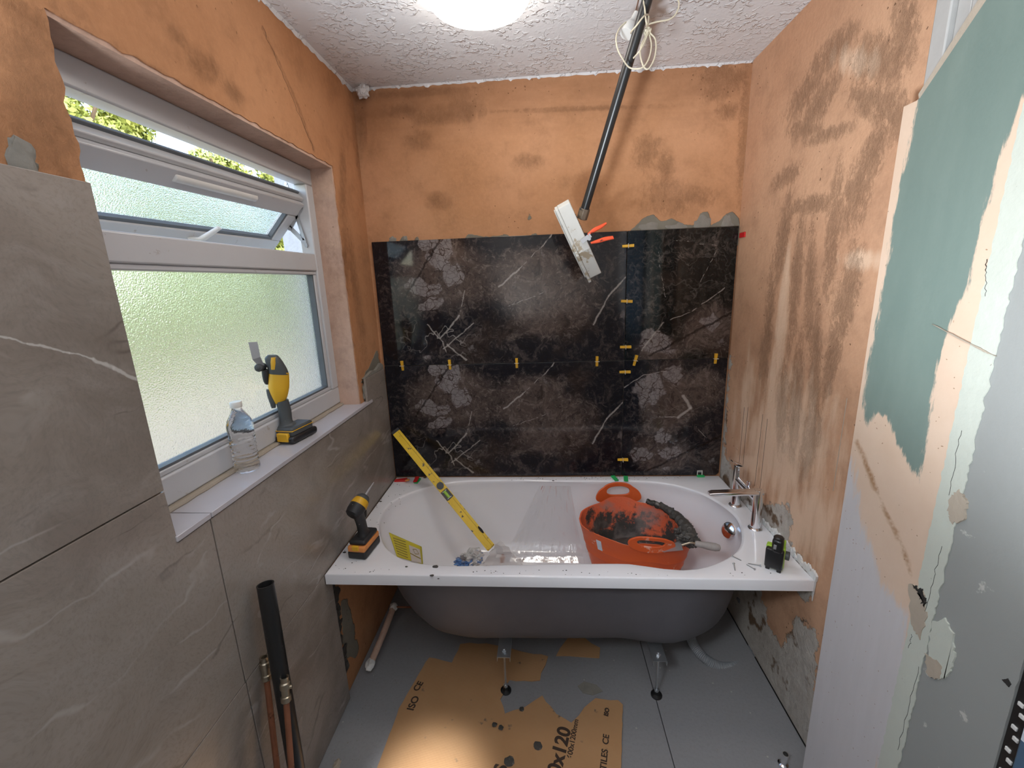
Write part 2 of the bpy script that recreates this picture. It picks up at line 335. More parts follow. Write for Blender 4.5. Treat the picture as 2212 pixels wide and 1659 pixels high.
def marble(name, kind):
    m, n, b = mat(name); p = n.obj(); w1 = n.warp(p, 5, 0.12); w2 = n.warp(w1, 22, 0.04)
    big = n.noise(w1, 2.6, 4, 0.6)
    if kind == 'L': zones = [((0.38, 0, 0.42), (0.38, 1, 0.26)), ((0.72, 0, 0.42), (0.35, 1, 0.2)), ((0.86, 0, 0.30), (0.3, 1, 0.25))]
    elif kind == 'RT': zones = [((0.40, 0, 0.14), (0.24, 1, 0.16)), ((0.16, 0, 0.05), (0.20, 1, 0.12))]
    else: zones = [((0.22, 0, 0.40), (0.20, 1, 0.28)), ((0.20, 0, 0.12), (0.22, 1, 0.16)), ((0.38, 0, 0.45), (0.2, 1, 0.14))]
    z = 0.0
    for c0, r0 in zones: z = n.math('MAXIMUM', z, n.blob(w1, c0, r0))
    bt = n.math('ADD', n.math('MULTIPLY', z, 0.75), n.math('MULTIPLY', n.math('SUBTRACT', big, 0.5), 1.3))
    c = n.mix(n.step(bt, 0.05, 0.75), (0.010, 0.010, 0.014) if kind != 'RT' else (0.006, 0.008, 0.008), (0.085, 0.062, 0.053))
    c = n.mix(n.step(n.noise(w1, 3.4, 3), 0.52, 0.66, 0, 0.5), c, (0.05, 0.032, 0.024))
    sw = n.noise(w2, 42, 5, 0.72, 0.8); c = n.mix(n.math('MULTIPLY', n.step(sw, 0.52, 0.68), n.step(bt, -0.2, 0.6, 0.12, 0.75)), c, (0.21, 0.175, 0.155))
    mq = n.noise(n.warp(w1, 13, 0.07), 11, 5, 0.75, 1.5); c = n.mix(n.math('MULTIPLY', n.step(mq, 0.50, 0.66), n.step(bt, -0.3, 0.5, 0.12, 0.6)), c, (0.17, 0.135, 0.118))
    c = n.mix(n.math('MULTIPLY', n.step(mq, 0.47, 0.36), 0.6), c, (0.012, 0.009, 0.009))
    c = n.mix(n.math('MULTIPLY', n.step(n.noise(w2, 70, 4, 0.7), 0.55, 0.66), 0.55), c, (0.01, 0.009, 0.009))
    if kind == 'L': pats = [((0.335, 0, 0.52), (0.085, 1, 0.09)), ((0.385, 0, 0.44), (0.085, 1, 0.07)), ((0.235, 0, 0.38), (0.09, 1, 0.065)), ((0.25, 0, 0.29), (0.08, 1, 0.05)), ((0.27, 0, 0.57), (0.07, 1, 0.04))]
    elif kind == 'RT': pats = [((0.14, 0, 0.09), (0.11, 1, 0.09)), ((0.40, 0, 0.18), (0.07, 1, 0.05))]
    else: pats = [((0.13, 0, 0.46), (0.11, 1, 0.11)), ((0.20, 0, 0.22), (0.06, 1, 0.06)), ((0.23, 0, 0.14), (0.09, 1, 0.06)), ((0.10, 0, 0.12), (0.07, 1, 0.05)), ((0.25, 0, 0.53), (0.07, 1, 0.06))]
    pm = 0.0; ww = n.warp(n.warp(p, 5, 0.16), 18, 0.05)
    for c0, r0 in pats: pm = n.math('MAXIMUM', pm, n.blob(ww, c0, r0))
    pm = n.step(n.math('ADD', pm, n.math('MULTIPLY', n.math('SUBTRACT', n.noise(w2, 7, 4), 0.5), 2.0)), 0.30, 0.52)
    ck = n.math('MULTIPLY', n.step(n.vor(n.warp(n.warp(p, 6, 0.12), 30, 0.03), 15, 'DISTANCE_TO_EDGE'), 0.005, 0.045), n.step(n.vor(n.warp(p, 26, 0.04), 38, 'DISTANCE_TO_EDGE'), 0.0, 0.10, 0.45, 1.0))
    pc = n.mix(n.noise(p, 16, 3), (0.18, 0.155, 0.148), (0.33, 0.30, 0.30)); c = n.mix(n.math('MULTIPLY', pm, 0.8), c, n.mix(ck, (0.05, 0.032, 0.026), pc))
    nv = n.noise(n.warp(p, 7, 0.10), 6.5, 3, 0.55); net = n.step(n.math('ABSOLUTE', n.math('SUBTRACT', nv, 0.5)), 0.012, 0.003)
    nb = n.blob(w1, (0.30, 0, 0.13), (0.26, 1, 0.15)) if kind == 'L' else n.blob(w1, (0.25, 0, 0.35), (0.4, 1, 0.35))
    c = n.mix(n.math('MULTIPLY', net, n.math('MULTIPLY', nb, 0.5 if kind == 'L' else 0.10)), c, (0.44, 0.40, 0.37))
    vs = n.warp(p, 16, 0.022)
    if kind == 'L': segs = [((0.86, 0, 0.60), (0.79, 0, 0.53), 0.004), ((0.79, 0, 0.53), (0.70, 0, 0.45), 0.003), ((0.70, 0, 0.45), (0.60, 0, 0.37), 0.006), ((1.2, 0, 0.40), (1.12, 0, 0.31), 0.006), ((1.12, 0, 0.31), (1.05, 0, 0.18), 0.006),
        ((0.44, 0, 0.38), (0.40, 0, 0.24), 0.003), ((0.40, 0, 0.24), (0.30, 0, 0.13), 0.006), ((0.30, 0, 0.13), (0.33, 0, 0.04), 0.004), ((0.24, 0, 0.2), (0.31, 0, 0.11), 0.004), ((0.31, 0, 0.08), (0.47, 0, 0.2), 0.004), ((0.33, 0, 0.1), (0.42, 0, 0.02), 0.006), ((0.62, 0, 0.27), (0.82, 0, 0.34), 0.002)]
    elif kind == 'RT': segs = [((0.45, 0, 0.33), (0.30, 0, 0.22), 0.003), ((0.30, 0, 0.22), (0.18, 0, 0.18), 0.0025), ((0.18, 0, 0.18), (0.08, 0, 0.05), 0.006), ((0.14, 0, 0.5), (0.18, 0, 0.30), 0.002), ((0.40, 0, 0.5), (0.34, 0, 0.36), 0.0018), ((0.22, 0, 0.55), (0.40, 0, 0.52), 0.0015)]
    else: segs = [((0.0, 0, 0.47), (0.09, 0, 0.53), 0.004), ((0.09, 0, 0.53), (0.2, 0, 0.55), 0.003), ((0.29, 0, 0.42), (0.33, 0, 0.36), 0.012), ((0.33, 0, 0.36), (0.27, 0, 0.31), 0.009), ((0.27, 0, 0.31), (0.18, 0, 0.32), 0.004), ((0.36, 0, 0.26), (0.42, 0, 0.2), 0.002)]
    for a0, b0, w0 in segs: c = n.mix(n.math('MULTIPLY', n.seg(vs, a0, b0, w0), 0.62), c, (0.46, 0.42, 0.385))
    dk = n.seg(n.warp(p, 20, 0.03), (0.32, 0, 0.58) if kind == 'L' else (0.5, 0, 0.22), (0.14, 0, 0.34) if kind == 'L' else (0.12, 0, 0.02), 0.008)
    c = n.mix(n.math('MULTIPLY', dk, 0.8), c, (0.012, 0.008, 0.007))
    n.put(b.inputs['Base Color'], c); b.inputs['Roughness'].default_value = 0.06; b.inputs['Specular IOR Level'].default_value = 0.36
    return m
M_ML = marble('dark_marble', 'L'); M_MRT = marble('dark_marble_cut_top', 'RT'); M_MRB = marble('dark_marble_cut_bottom', 'RB')

m, n, b = mat('cement_board'); p = n.pos()
c = n.mix(n.noise(p, 2.5, 4), (0.24, 0.24, 0.25), (0.31, 0.305, 0.31)); c = n.mix(n.step(n.noise(p, 90, 3, 0.7), 0.4, 0.75, 0, 0.35), c, (0.2, 0.2, 0.2))
c = n.mix(n.step(n.noise(n.warp(p, 4, 0.2), 3.2, 5, 0.7), 0.56, 0.75, 0, 0.5), c, (0.27, 0.26, 0.245)); c = n.mix(n.step(n.vor(p, 17), 0.07, 0.04), c, (0.42, 0.4, 0.37))
n.put(b.inputs['Base Color'], c); b.inputs['Roughness'].default_value = 0.75; n.put(b.inputs['Normal'], n.bump(n.noise(p, 70, 4), 0.15, 0.003)); M_FLOOR = m

m, n, b = mat('upvc_white'); p = n.obj(); c = n.mix(n.noise(p, 5, 4), (0.52, 0.515, 0.52), (0.60, 0.595, 0.60)); c = n.mix(n.step(n.noise(n.warp(p, 12, 0.05), 30, 5, 0.7), 0.64, 0.70, 0, 0.6), c, (0.33, 0.27, 0.22))
n.put(b.inputs['Base Color'], c); b.inputs['Roughness'].default_value = 0.28; M_UPVC = m
M_SEAL = simple('window_gasket', (0.12, 0.13, 0.14), 0.5); M_STEEL = simple('steel_stay', (0.40, 0.40, 0.41), 0.42, 0.6)
m, n, b = mat('frosted_glass'); p = n.pos()
b.inputs['Base Color'].default_value = (0.80, 0.82, 0.80, 1); b.inputs['Transmission Weight'].default_value = 1; b.inputs['Roughness'].default_value = 0.24; b.inputs['IOR'].default_value = 1.45
n.put(b.inputs['Normal'], n.bump(n.noise(p, 240, 2, 0.5), 0.5, 0.002)); M_FROST = m
M_ACR = simple('bath_acrylic', (0.85, 0.85, 0.875), 0.12, var=0.02, sc=3)
M_SHELL = simple('bath_underside_fibreglass', (0.115, 0.112, 0.125), 0.55, var=0.1, bmp=0.1)
M_CHROME = simple('chrome', (0.86, 0.86, 0.88), 0.13, 1.0, var=0.02)
M_GALV = simple('galvanised_steel', (0.52, 0.54, 0.56), 0.35, 0.85, var=0.15, sc=30)
M_YEL = simple('yellow_tool_plastic', (0.72, 0.40, 0.02), 0.42, dirt=(0.10, 0.08, 0.05, 30), dth=0.66)
M_BLK = simple('black_rubber', (0.022, 0.022, 0.024), 0.5, dirt=(0.4, 0.39, 0.37, 38), dth=0.655)
M_GREYP = simple('grey_tool_rubber', (0.07, 0.075, 0.075), 0.55, dirt=(0.3, 0.29, 0.27, 34), dth=0.64)
M_BLKP = simple('black_plastic', (0.015, 0.015, 0.016), 0.3)
M_WEDGE = simple('yellow_wedge_plastic', (0.82, 0.46, 0.03), 0.45, dirt=(0.36, 0.26, 0.12, 90), dth=0.64)
M_CLIP = simple('clear_clip', (0.75, 0.72, 0.66), 0.3)
M_LVL = simple('yellow_level_paint', (0.78, 0.52, 0.02), 0.4, dirt=(0.07, 0.06, 0.05, 46), dth=0.60)
M_ORANGE = simple('orange_battery', (0.72, 0.27, 0.07), 0.5, dirt=(0.1, 0.08, 0.06, 30), dth=0.66)
M_REDP = simple('red_plastic', (0.62, 0.02, 0.02), 0.4); M_GRN = simple('green_plastic', (0.03, 0.45, 0.12), 0.4)
M_LIME = simple('lime_plastic', (0.36, 0.58, 0.05), 0.45); M_WHT = simple('white_plastic', (0.72, 0.71, 0.68), 0.4)
M_DUSTY = simple('dusty_white_plastic', (0.60, 0.595, 0.56), 0.5, dirt=(0.38, 0.31, 0.22, 16), dth=0.57, var=0.08)
M_PIPE = simple('black_abs_pipe', (0.018, 0.018, 0.018), 0.32, dirt=(0.22, 0.21, 0.2, 60), dth=0.70)
M_COPPER = simple('dull_copper', (0.27, 0.105, 0.055), 0.5, 0.2, var=0.35, sc=18, dirt=(0.1, 0.03, 0.015, 20), dth=0.6)
M_NICK = simple('nickel_fitting', (0.48, 0.42, 0.32), 0.3, 0.9, var=0.2)
M_MORT = simple('wet_mortar', (0.062, 0.058, 0.052), 0.55, var=0.4, sc=30, bmp=0.6, bsc=70, dirt=(0.18, 0.165, 0.15, 22), dth=0.58)
M_MORTG = simple('grey_set_mortar', (0.24, 0.225, 0.195), 0.85, var=0.25, sc=25, bmp=0.5)
M_CABLE = simple('cream_cable', (0.62, 0.55, 0.41), 0.5); M_BROWN = simple('brown_wire', (0.16, 0.08, 0.05), 0.5)
M_INK = simple('carton_ink', (0.05, 0.03, 0.02), 0.8); M_RED2 = simple('orange_handle', (0.85, 0.10, 0.03), 0.4, dirt=(0.09, 0.02, 0.015, 35), dth=0.6)
M_HANDLE = simple('dirty_wood_handle', (0.36, 0.33, 0.31), 0.7, var=0.3, sc=40, dirt=(0.5, 0.2, 0.12, 30), dth=0.66)
M_TORN = simple('torn_paper', (0.40, 0.34, 0.27), 0.9, bmp=0.4); M_PWHITE = simple('flaking_white_paint', (0.72, 0.72, 0.70), 0.6, bmp=0.3)
M_PAINT = simple('gloss_white_paint', (0.42, 0.415, 0.40), 0.3, bmp=0.25, bsc=20); M_DRK = simple('dark_void', (0.02, 0.018, 0.016), 0.9)
M_STRIP = simple('pale_skim_strip', (0.50, 0.525, 0.46), 0.85, var=0.08, bmp=0.35, bsc=45, dirt=(0.24, 0.22, 0.18, 55), dth=0.69)
M_GBOARD = simple('grey_plasterboard', (0.28, 0.288, 0.275), 0.85, var=0.06, sc=4, bmp=0.12, dirt=(0.5, 0.49, 0.46, 14), dth=0.66)
M_BLUE = simple('blue_grey_panel', (0.07, 0.13, 0.21), 0.35); M_PAPER = simple('paper_label', (0.62, 0.68, 0.75), 0.6)
M_PLAIN = simple('painted_plaster', (0.50, 0.46, 0.42), 0.9)

m, n, b = mat('cardboard'); p = n.pos()
c = n.mix(n.noise(p, 7, 4), (0.46, 0.25, 0.11), (0.56, 0.33, 0.165)); wv = n.new('ShaderNodeTexWave'); n.put(wv.inputs[0], n.map(p, (1, 1, 1), (0, 0, 0), (0, 0, 0.15))); wv.inputs['Scale'].default_value = 60; wv.bands_direction = 'Y'; wv.inputs['Distortion'].default_value = 0.6
c = n.mix(n.math('MULTIPLY', wv.outputs['Fac'], 0.12), c, (0.19, 0.095, 0.04)); c = n.mix(n.step(n.noise(p, 15, 4), 0.66, 0.72, 0, 0.8), c, (0.10, 0.09, 0.08)); n.put(b.inputs['Base Color'], c); b.inputs['Roughness'].default_value = 1.3
n.put(b.inputs['Normal'], n.bump(wv.outputs['Fac'], 0.1, 0.002)); M_CARD = m

m, n, b = mat('moisture_board'); p = n.pos(); wp = n.warp(n.map(p, (1, 1, 0.35)), 22, 0.05)
r = n.math('SUBTRACT', n.noise(n.map(p, (1, 5, 0.9)), 14, 6, 0.7), 0.5)
g = n.step(n.math('ADD', n.att('green'), n.math('MULTIPLY', r, 40)), -3, 4); gy = n.step(n.math('ADD', n.att('grey'), n.math('MULTIPLY', r, 70)), -10, 10)
c = n.mix(n.noise(p, 8, 5, 0.65), (0.60, 0.43, 0.31), (0.70, 0.54, 0.42)); c = n.mix(n.math('MULTIPLY', gy, 0.85), c, n.mix(n.noise(n.map(p, (1, 5, 0.6)), 9, 5), (0.50, 0.50, 0.52), (0.58, 0.58, 0.61)))
gc = n.mix(n.step(n.noise(n.map(p, (1, 3, 0.8)), 4, 5), 0.3, 0.75), (0.150, 0.205, 0.180), (0.180, 0.235, 0.205)); c = n.mix(g, c, gc)
st = n.att('stain'); c = n.mix(n.step(n.math('ADD', st, n.math('MULTIPLY', n.noise(p, 25, 5), 22)), 19, 8, 0, 0.8), c, (0.27, 0.12, 0.03))
c = n.mix(n.math('MULTIPLY', n.step(n.vor(n.warp(p, 30, 0.02), 50), 0.10, 0.05), n.math('SUBTRACT', 0.8, g, clamp=True)), c, (0.24, 0.13, 0.06))
n.put(b.inputs['Base Color'], c); b.inputs['Roughness'].default_value = 0.8; n.put(b.inputs['Normal'], n.bump(n.noise(p, 50, 4), 0.15, 0.003)); M_MBOARD = m

m, n, b = mat('flexible_tub_orange'); p = n.obj(); c = n.mix(n.noise(p, 9, 4), (0.64, 0.095, 0.02), (0.74, 0.13, 0.03))
c = n.mix(n.step(n.noise(n.warp(p, 10, 0.1), 12, 5, 0.75), 0.63, 0.69, 0, 0.55), c, (0.75, 0.55, 0.45)); n.put(b.inputs['Base Color'], c); b.inputs['Roughness'].default_value = 0.42; M_TUB = m
m, n, b = mat('flexible_tub_inside'); p = n.obj(); zz = n.new('ShaderNodeSeparateXYZ'); n.put(zz.inputs[0], p)
f = n.math('ADD', n.noise(n.warp(p, 8, 0.08), 11, 5, 0.7), n.math('MULTIPLY', n.math('SUBTRACT', 0.24, zz.outputs[2]), 1.7))
c = n.mix(n.step(f, 0.48, 0.60), (0.78, 0.15, 0.06), (0.055, 0.05, 0.045)); c = n.mix(n.step(n.noise(n.warp(p, 5, 0.1), 7, 4), 0.5, 0.66, 0, 0.55), c, (0.30, 0.25, 0.23)); n.put(b.inputs['Base Color'], c); b.inputs['Roughness'].default_value = 0.6
n.put(b.inputs['Normal'], n.bump(f, 0.5, 0.01)); M_TUBIN = m
m = bpy.data.materials.new('clear_film'); m.use_nodes = True; n = N(m); m.node_tree.nodes.clear()
tr = n.new('ShaderNodeBsdfTransparent'); gl = n.new('ShaderNodeBsdfGlossy'); gl.inputs['Roughness'].default_value = 0.08; gl.inputs['Color'].default_value = (1, 1, 1, 1); fr = n.new('ShaderNodeFresnel'); fr.inputs[0].default_value = 1.5
tr.inputs['Color'].default_value = (0.96, 0.96, 0.96, 1); ms = n.new('ShaderNodeMixShader'); n.put(ms.inputs[0], n.math('MULTIPLY', fr.outputs[0], 1.6, clamp=True)); n.l.new(tr.outputs[0], ms.inputs[1]); n.l.new(gl.outputs[0], ms.inputs[2])
n.put(gl.inputs['Normal'], n.bump(n.noise(n.warp(n.obj(), 12, 0.1), 24, 4), 0.15, 0.01))
o_ = n.new('ShaderNodeOutputMaterial'); n.l.new(ms.outputs[0], o_.inputs[0]); M_FILM = m
m, n, b = mat('clear_bottle'); b.inputs['Transmission Weight'].default_value = 1; b.inputs['Roughness'].default_value = 0.02; b.inputs['IOR'].default_value = 1.33; b.inputs['Base Color'].default_value = (0.97, 0.985, 1, 1); n.put(b.inputs['Normal'], n.bump(n.noise(n.obj(), 60, 3), 0.25, 0.005)); M_BOTTLE = m
m, n, b = mat('hose_clear'); b.inputs['Base Color'].default_value = (0.42, 0.44, 0.46, 1); b.inputs['Transmission Weight'].default_value = 0.35; b.inputs['Roughness'].default_value = 0.2; M_HOSE = m
m, n, b = mat('lamp_diffuser'); b.inputs['Base Color'].default_value = (1, 1, 1, 1); b.inputs['Emission Color'].default_value = (1, 0.93, 0.84, 1); b.inputs['Emission Strength'].default_value = LAMP; M_LAMP = m
m, n, b = mat('level_vial'); b.inputs['Base Color'].default_value = (0.35, 0.6, 0.08, 1); b.inputs['Roughness'].default_value = 0.1; M_VIAL = m
M_STICK = simple('yellow_sticker', (0.66, 0.56, 0.04), 0.5, var=0.04); M_STICKW = simple('sticker_white', (0.62, 0.56, 0.52), 0.5); M_STICKI = simple('sticker_ink', (0.32, 0.24, 0.05), 0.6)
# outdoors
def leafm(name, a, b_):
    m, n, b = mat(name); n.put(b.inputs['Base Color'], n.mix(n.noise(n.pos(), 2.5, 4), a, b_)); b.inputs['Roughness'].default_value = 0.6
    b.inputs['Transmission Weight'].default_value = 0.0; return m
M_LEAF1 = leafm('leaf_yellow_green', (0.17, 0.22, 0.04), (0.40, 0.42, 0.10)); M_LEAF2 = leafm('leaf_green', (0.08, 0.17, 0.035), (0.24, 0.33, 0.08)); M_BARK = simple('bark', (0.13, 0.09, 0.06), 0.9)
M_LAWN = simple('lawn_grass', (0.09, 0.20, 0.04), 0.9, sc=1.5, var=0.3); M_PATIO = simple('pale_paving', (0.24, 0.20, 0.145), 0.9, sc=2, var=0.1)
M_RENDER = simple('pebbledash_render', (0.33, 0.34, 0.36), 0.95, var=0.15, sc=40, bmp=1.0, bsc=45)

# ------------------------------------------------------------------ room shell
ZC = 2.4805; XR = 1.70; XB = 1.62; YN = -2.75; YB = 0.012; XL = -0.02
st = dict(kind='structure')
def ragged(us_fn): return us_fn
# floor boards
floor = thing('floor', (0.8, -1.3, 0), None, None, kind='structure')
for (x0, x1, y0, y1) in [(XL, 0.60, YN, -1.19), (0.602, 1.19, YN, -1.19), (XL, 1.222, -1.188, 0.02), (1.225, 1.695, -1.188, 0.02), (1.193, 1.62, YN, -1.19)]:
    obj('floor_board', bx((x0, y0, -0.02), (x1, y1, 0.0)), M_FLOOR, floor, bevel=0.001)
obj('subfloor', bx((-0.2, YN - 0.1, -0.12), (1.9, 0.15, -0.021)), M_DRK, floor)
# ceiling
def cj(uv):
    o = np.zeros((len(uv), 3)); return o
ceil_ = obj('ceiling', bx((-0.2, YN - 0.1, ZC), (1.9, 0.15, ZC + 0.1)), M_CEIL); tagp(ceil_, **st)
# ragged textured-paint edge where the ceiling meets the back and left wall
def ragged_strip(name, a, b, inw, down, nseg, m, parent):
    a = Vector(a); b = Vector(b); inw = Vector(inw); v = []; f = []
    for i in range(nseg + 1):
        t = i / nseg; w = 0.006 + 0.010 * abs(mnoise.noise(Vector((t * 37, 3.3, name.__hash__() % 7)))) + (0.008 if random.random() < 0.08 else 0); p = a.lerp(b, t)
        v += [p, p + inw * 0.007, p + inw * 0.006 - Vector((0, 0, 0.0015)), p - Vector((0, 0, w * down * 0.8))]
    for i in range(nseg):
        k = 4 * i
        for j in range(4): f.append((k + j, k + (j + 1) % 4, k + 4 + (j + 1) % 4, k + 4 + j))
    return pyd(name, v, f, m, parent, 0)
ragged_strip('paint_edge', (XL, YB - 0.001, ZC - 0.0005), (XR, YB - 0.001, ZC - 0.0005), (0, -1, 0), 1.0, 170, M_CEIL, ceil_)
ragged_strip('paint_edge', (XL + 0.001, YB, ZC - 0.0005), (XL + 0.001, -2.0, ZC - 0.0005), (1, 0, 0), 1.6, 170, M_CEIL, ceil_)
# dark smudges, given in photo pixels
def darkf(ells, lines=()):
    def f(px, uv):
        d = np.full(len(px), -1.0)
        for e in ells: d = np.maximum(d, m_ell(px, *e))
        for l, w in lines: d = np.maximum(d, np.clip(1 - m_line(px, l) / w, -1, 1))
        return d
    return f
def polyf(polys):
    def f(px, uv):
        d = np.full(len(px), -1e3)
        for q in polys: d = np.maximum(d, m_poly(px, q))
        return np.maximum(d, -200)
    return f
# back wall
mort_back = [[(1340, 510), (1376, 486), (1390, 470), (1410, 463), (1425, 478), (1450, 472), (1480, 486), (1500, 486), (1515, 460), (1530, 456), (1536, 486), (1556, 478), (1566, 462), (1585, 456), (1596, 470), (1597, 530), (1340, 530)],
             [(856, 530), (866, 516), (872, 506), (876, 530)], [(893, 530), (896, 512), (905, 510), (906, 530)], [(1146, 515), (1150, 504), (1160, 506), (1160, 520)], [(1140, 478), (1148, 470), (1146, 452), (1142, 460)], [(990, 530), (1010, 506), (1060, 512), (1095, 505), (1125, 520)]]
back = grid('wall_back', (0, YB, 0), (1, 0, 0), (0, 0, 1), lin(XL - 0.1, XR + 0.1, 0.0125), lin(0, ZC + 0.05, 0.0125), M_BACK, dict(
    dark=darkf([((955, 250), (65, 22), -8), ((1005, 230), (40, 34), 0), ((1010, 250), (50, 18), -15), ((905, 305), (34, 24), 0), ((1560, 165), (60, 26), 10), ((1545, 200), (32, 24), 0), ((1575, 240), (30, 20), 0), ((1435, 360), (22, 34), 0), ((1400, 330), (34, 44), 0),
                ((1445, 425), (60, 40), 0), ((1500, 425), (55, 22), 0), ((948, 435), (34, 22), 0), ((1140, 350), (34, 22), 0), ((780, 260), (14, 90), 0), ((1608, 300), (14, 180), 2), ((860, 240), (44, 16), 0), ((1240, 235), (200, 6), -2), ((905, 200), (140, 10), -4)]),
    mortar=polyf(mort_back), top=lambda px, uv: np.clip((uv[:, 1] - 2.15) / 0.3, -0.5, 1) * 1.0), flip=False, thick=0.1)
tagp(back, **st)
# left wall with the window opening
WY0, WY1, WZ0, WZ1 = -1.322, -0.277, 1.09, 2.098
def jl(uv):
    o = np.zeros((len(uv), 3)); y = uv[:, 0]; z = uv[:, 1]
    ed = ((np.abs(y - WY0) < 1e-4) | (np.abs(y - WY1) < 1e-4)) & (z > WZ0 - 0.01) & (z < WZ1 + 0.01)
    et = (np.abs(z - WZ1) < 1e-4) & (y > WY0 - 0.01) & (y < WY1 + 0.01)
    for i in np.where(ed)[0]: o[i, 1] = 0.009 * mnoise.noise(Vector((y[i] * 3, z[i] * 31, 1))) + (0.004 if y[i] < -1 else 0)
    for i in np.where(et)[0]: o[i, 2] = 0.007 * mnoise.noise(Vector((y[i] * 31, 3, 1)))
    o[~(ed | et), 0] += 0; return o
wl_ = grid('wall_left', (XL, 0, 0), (0, 1, 0), (0, 0, 1), lin(YN - 0.05, 0.11, 0.0125, (WY0, WY1)), lin(0, ZC + 0.05, 0.0125, (WZ0, WZ1)), M_LEFT, dict(
    dark=darkf([((90, 210), (130, 220), 0), ((440, 140), (52, 26), 48), ((500, 195), (40, 14), 50), ((60, 100), (70, 60), 0), ((120, 180), (34, 120), -12), ((70, 50), (110, 30), 40), ((90, 300), (60, 50), 0), ((140, 330), (40, 70), -10), ((385, 80), (30, 14), 50), ((745, 560), (10, 90), 0), ((740, 400), (8, 100), 0), ((765, 600), (10, 200), -8), ((775, 330), (10, 120), -8), ((640, 340), (60, 10), 30), ((440, 215), (240, 9), 31), ((200, 90), (110, 12), 31)],
                [([(566, 60), (600, 130), (640, 220), (680, 330)], 3)]),
    mortar=polyf([[(30, 318), (45, 310), (58, 320), (70, 352), (90, 352), (88, 375), (30, 360)], [(800, 785), (815, 752), (822, 790), (822, 830), (778, 830)], [(735, 1300), (750, 1290), (758, 1330), (765, 1350), (768, 1380), (775, 1400), (770, 1420), (745, 1420)]]),
    top=lambda px, uv: np.full(len(px), -0.5)), hole=lambda u, v: WY0 < u < WY1 and WZ0 < v < WZ1, jit=jl, flip=False, thick=0.09)
tagp(wl_, **st)
# reveals (plastered returns of the window opening)
XW = -0.112
obj('window_reveal', bx((XW - 0.07, WY0, WZ1 - 0.009), (XL - 0.003, WY1 - 0.002, WZ1 + 0.003)), M_REV, wl_)
obj('window_reveal', bx((XW - 0.07, WY1 - 0.009, WZ0), (XL - 0.003, WY1 + 0.003, WZ1 - 0.009)), M_REV, wl_)
obj('window_reveal', bx((XW - 0.07, WY0 - 0.003, WZ0), (XL - 0.012, WY0 + 0.009, WZ1 - 0.009)), M_REV, wl_)
obj('window_bed', bx((XW - 0.09, WY0 - 0.02, 0.95), (-0.013, WY1 + 0.04, WZ0 + 0.006)), M_MORTG, wl_)
pyd('crack', *(lambda p: ([a for q in p for a in (q, q + Vector((0.0006, 0, 0)), q + Vector((0.0004, 0.0012, 0)))], [(3 * i + j, 3 * i + (j + 1) % 3, 3 * i + 3 + (j + 1) % 3, 3 * i + 3 + j) for i in range(len(p) - 1) for j in range(3)]))([P((566 + i * 5.9 + 6 * mnoise.noise(Vector((i * .8, 0, 0))), 55 + i * 14.2), 0, XL) for i in range(20)]), M_DRK, wl_, 0)
# right wall: bare plaster up to the boarded corner
rw = grid('wall_right', (XR, 0, 0), (0, 1, 0), (0, 0, 1), lin(-1.06, 0.11, 0.0125), lin(0, ZC + 0.05, 0.0125), M_RIGHT, dict(
    dark=darkf([((1800, 110), (80, 24), -50), ((1740, 200), (70, 22), -55), ((1765, 230), (90, 22), -60), ((1740, 280), (40, 22), -10), ((1900, 130), (60, 60), 0), ((1890, 220), (60, 40), 20), ((1790, 290), (60, 16), -20), ((1880, 350), (90, 26), -70), ((1850, 420), (90, 30), -75),
                ((1700, 380), (40, 18), -40), ((1760, 440), (60, 20), -10), ((1690, 520), (120, 14), -80), ((1720, 600), (160, 12), -85), ((1750, 620), (140, 12), -88), ((1800, 500), (160, 16), -85), ((1830, 640), (120, 24), -78), ((1660, 700), (150, 10), -86), ((1720, 850), (150, 14), -86), ((1760, 800), (170, 14), -88), ((1650, 770), (60, 12), -86), ((1690, 880), (100, 14), -88), ((1800, 760), (110, 18), -80), ((1940, 250), (30, 60), 0), ((1955, 60), (30, 90), 0), ((1750, 950), (90, 20), -80)]),
    pale=darkf([((1700, 960), (130, 180), 0), ((1720, 1130), (110, 130), 0), ((1670, 900), (170, 30), -86), ((1610, 880), (160, 12), -86), ((1620, 1000), (60, 30), 0), ((1690, 700), (200, 16), -86), ((1860, 560), (60, 30), 0), ((1850, 130), (60, 40), 0)]),
    white=polyf([[(1572, 760), (1582, 770), (1572, 850), (1566, 980), (1600, 1050), (1640, 1090), (1700, 1090), (1712, 1130), (1700, 1165), (1745, 1230), (1762, 1275), (1740, 1300), (1540, 1060), (1550, 900)], [(1570, 1270), (1640, 1270), (1660, 1350), (1690, 1400), (1720, 1330), (1765, 1370), (1760, 1700), (1560, 1700), (1500, 1300)]])), flip=True, thick=0.1)
tagp(rw, **st)
for (a, b_) in [((1608, 880), (1594, 1030)), ((1616, 880), (1602, 1040)), ((1648, 895), (1630, 1050)), ((1658, 905), (1640, 1070))]:
    A = P(a, 0, XR); B = P(b_, 0, XR); obj('pencil_line', cyl(bmesh.new(), A, B, 0.0009, n=6), M_DRK, rw)
A = P((1830, 860), 0, XR); B = P((1800, 1060), 0, XR); obj('scratch', cyl(bmesh.new(), A, B, 0.0011, n=6), M_TORN, rw)
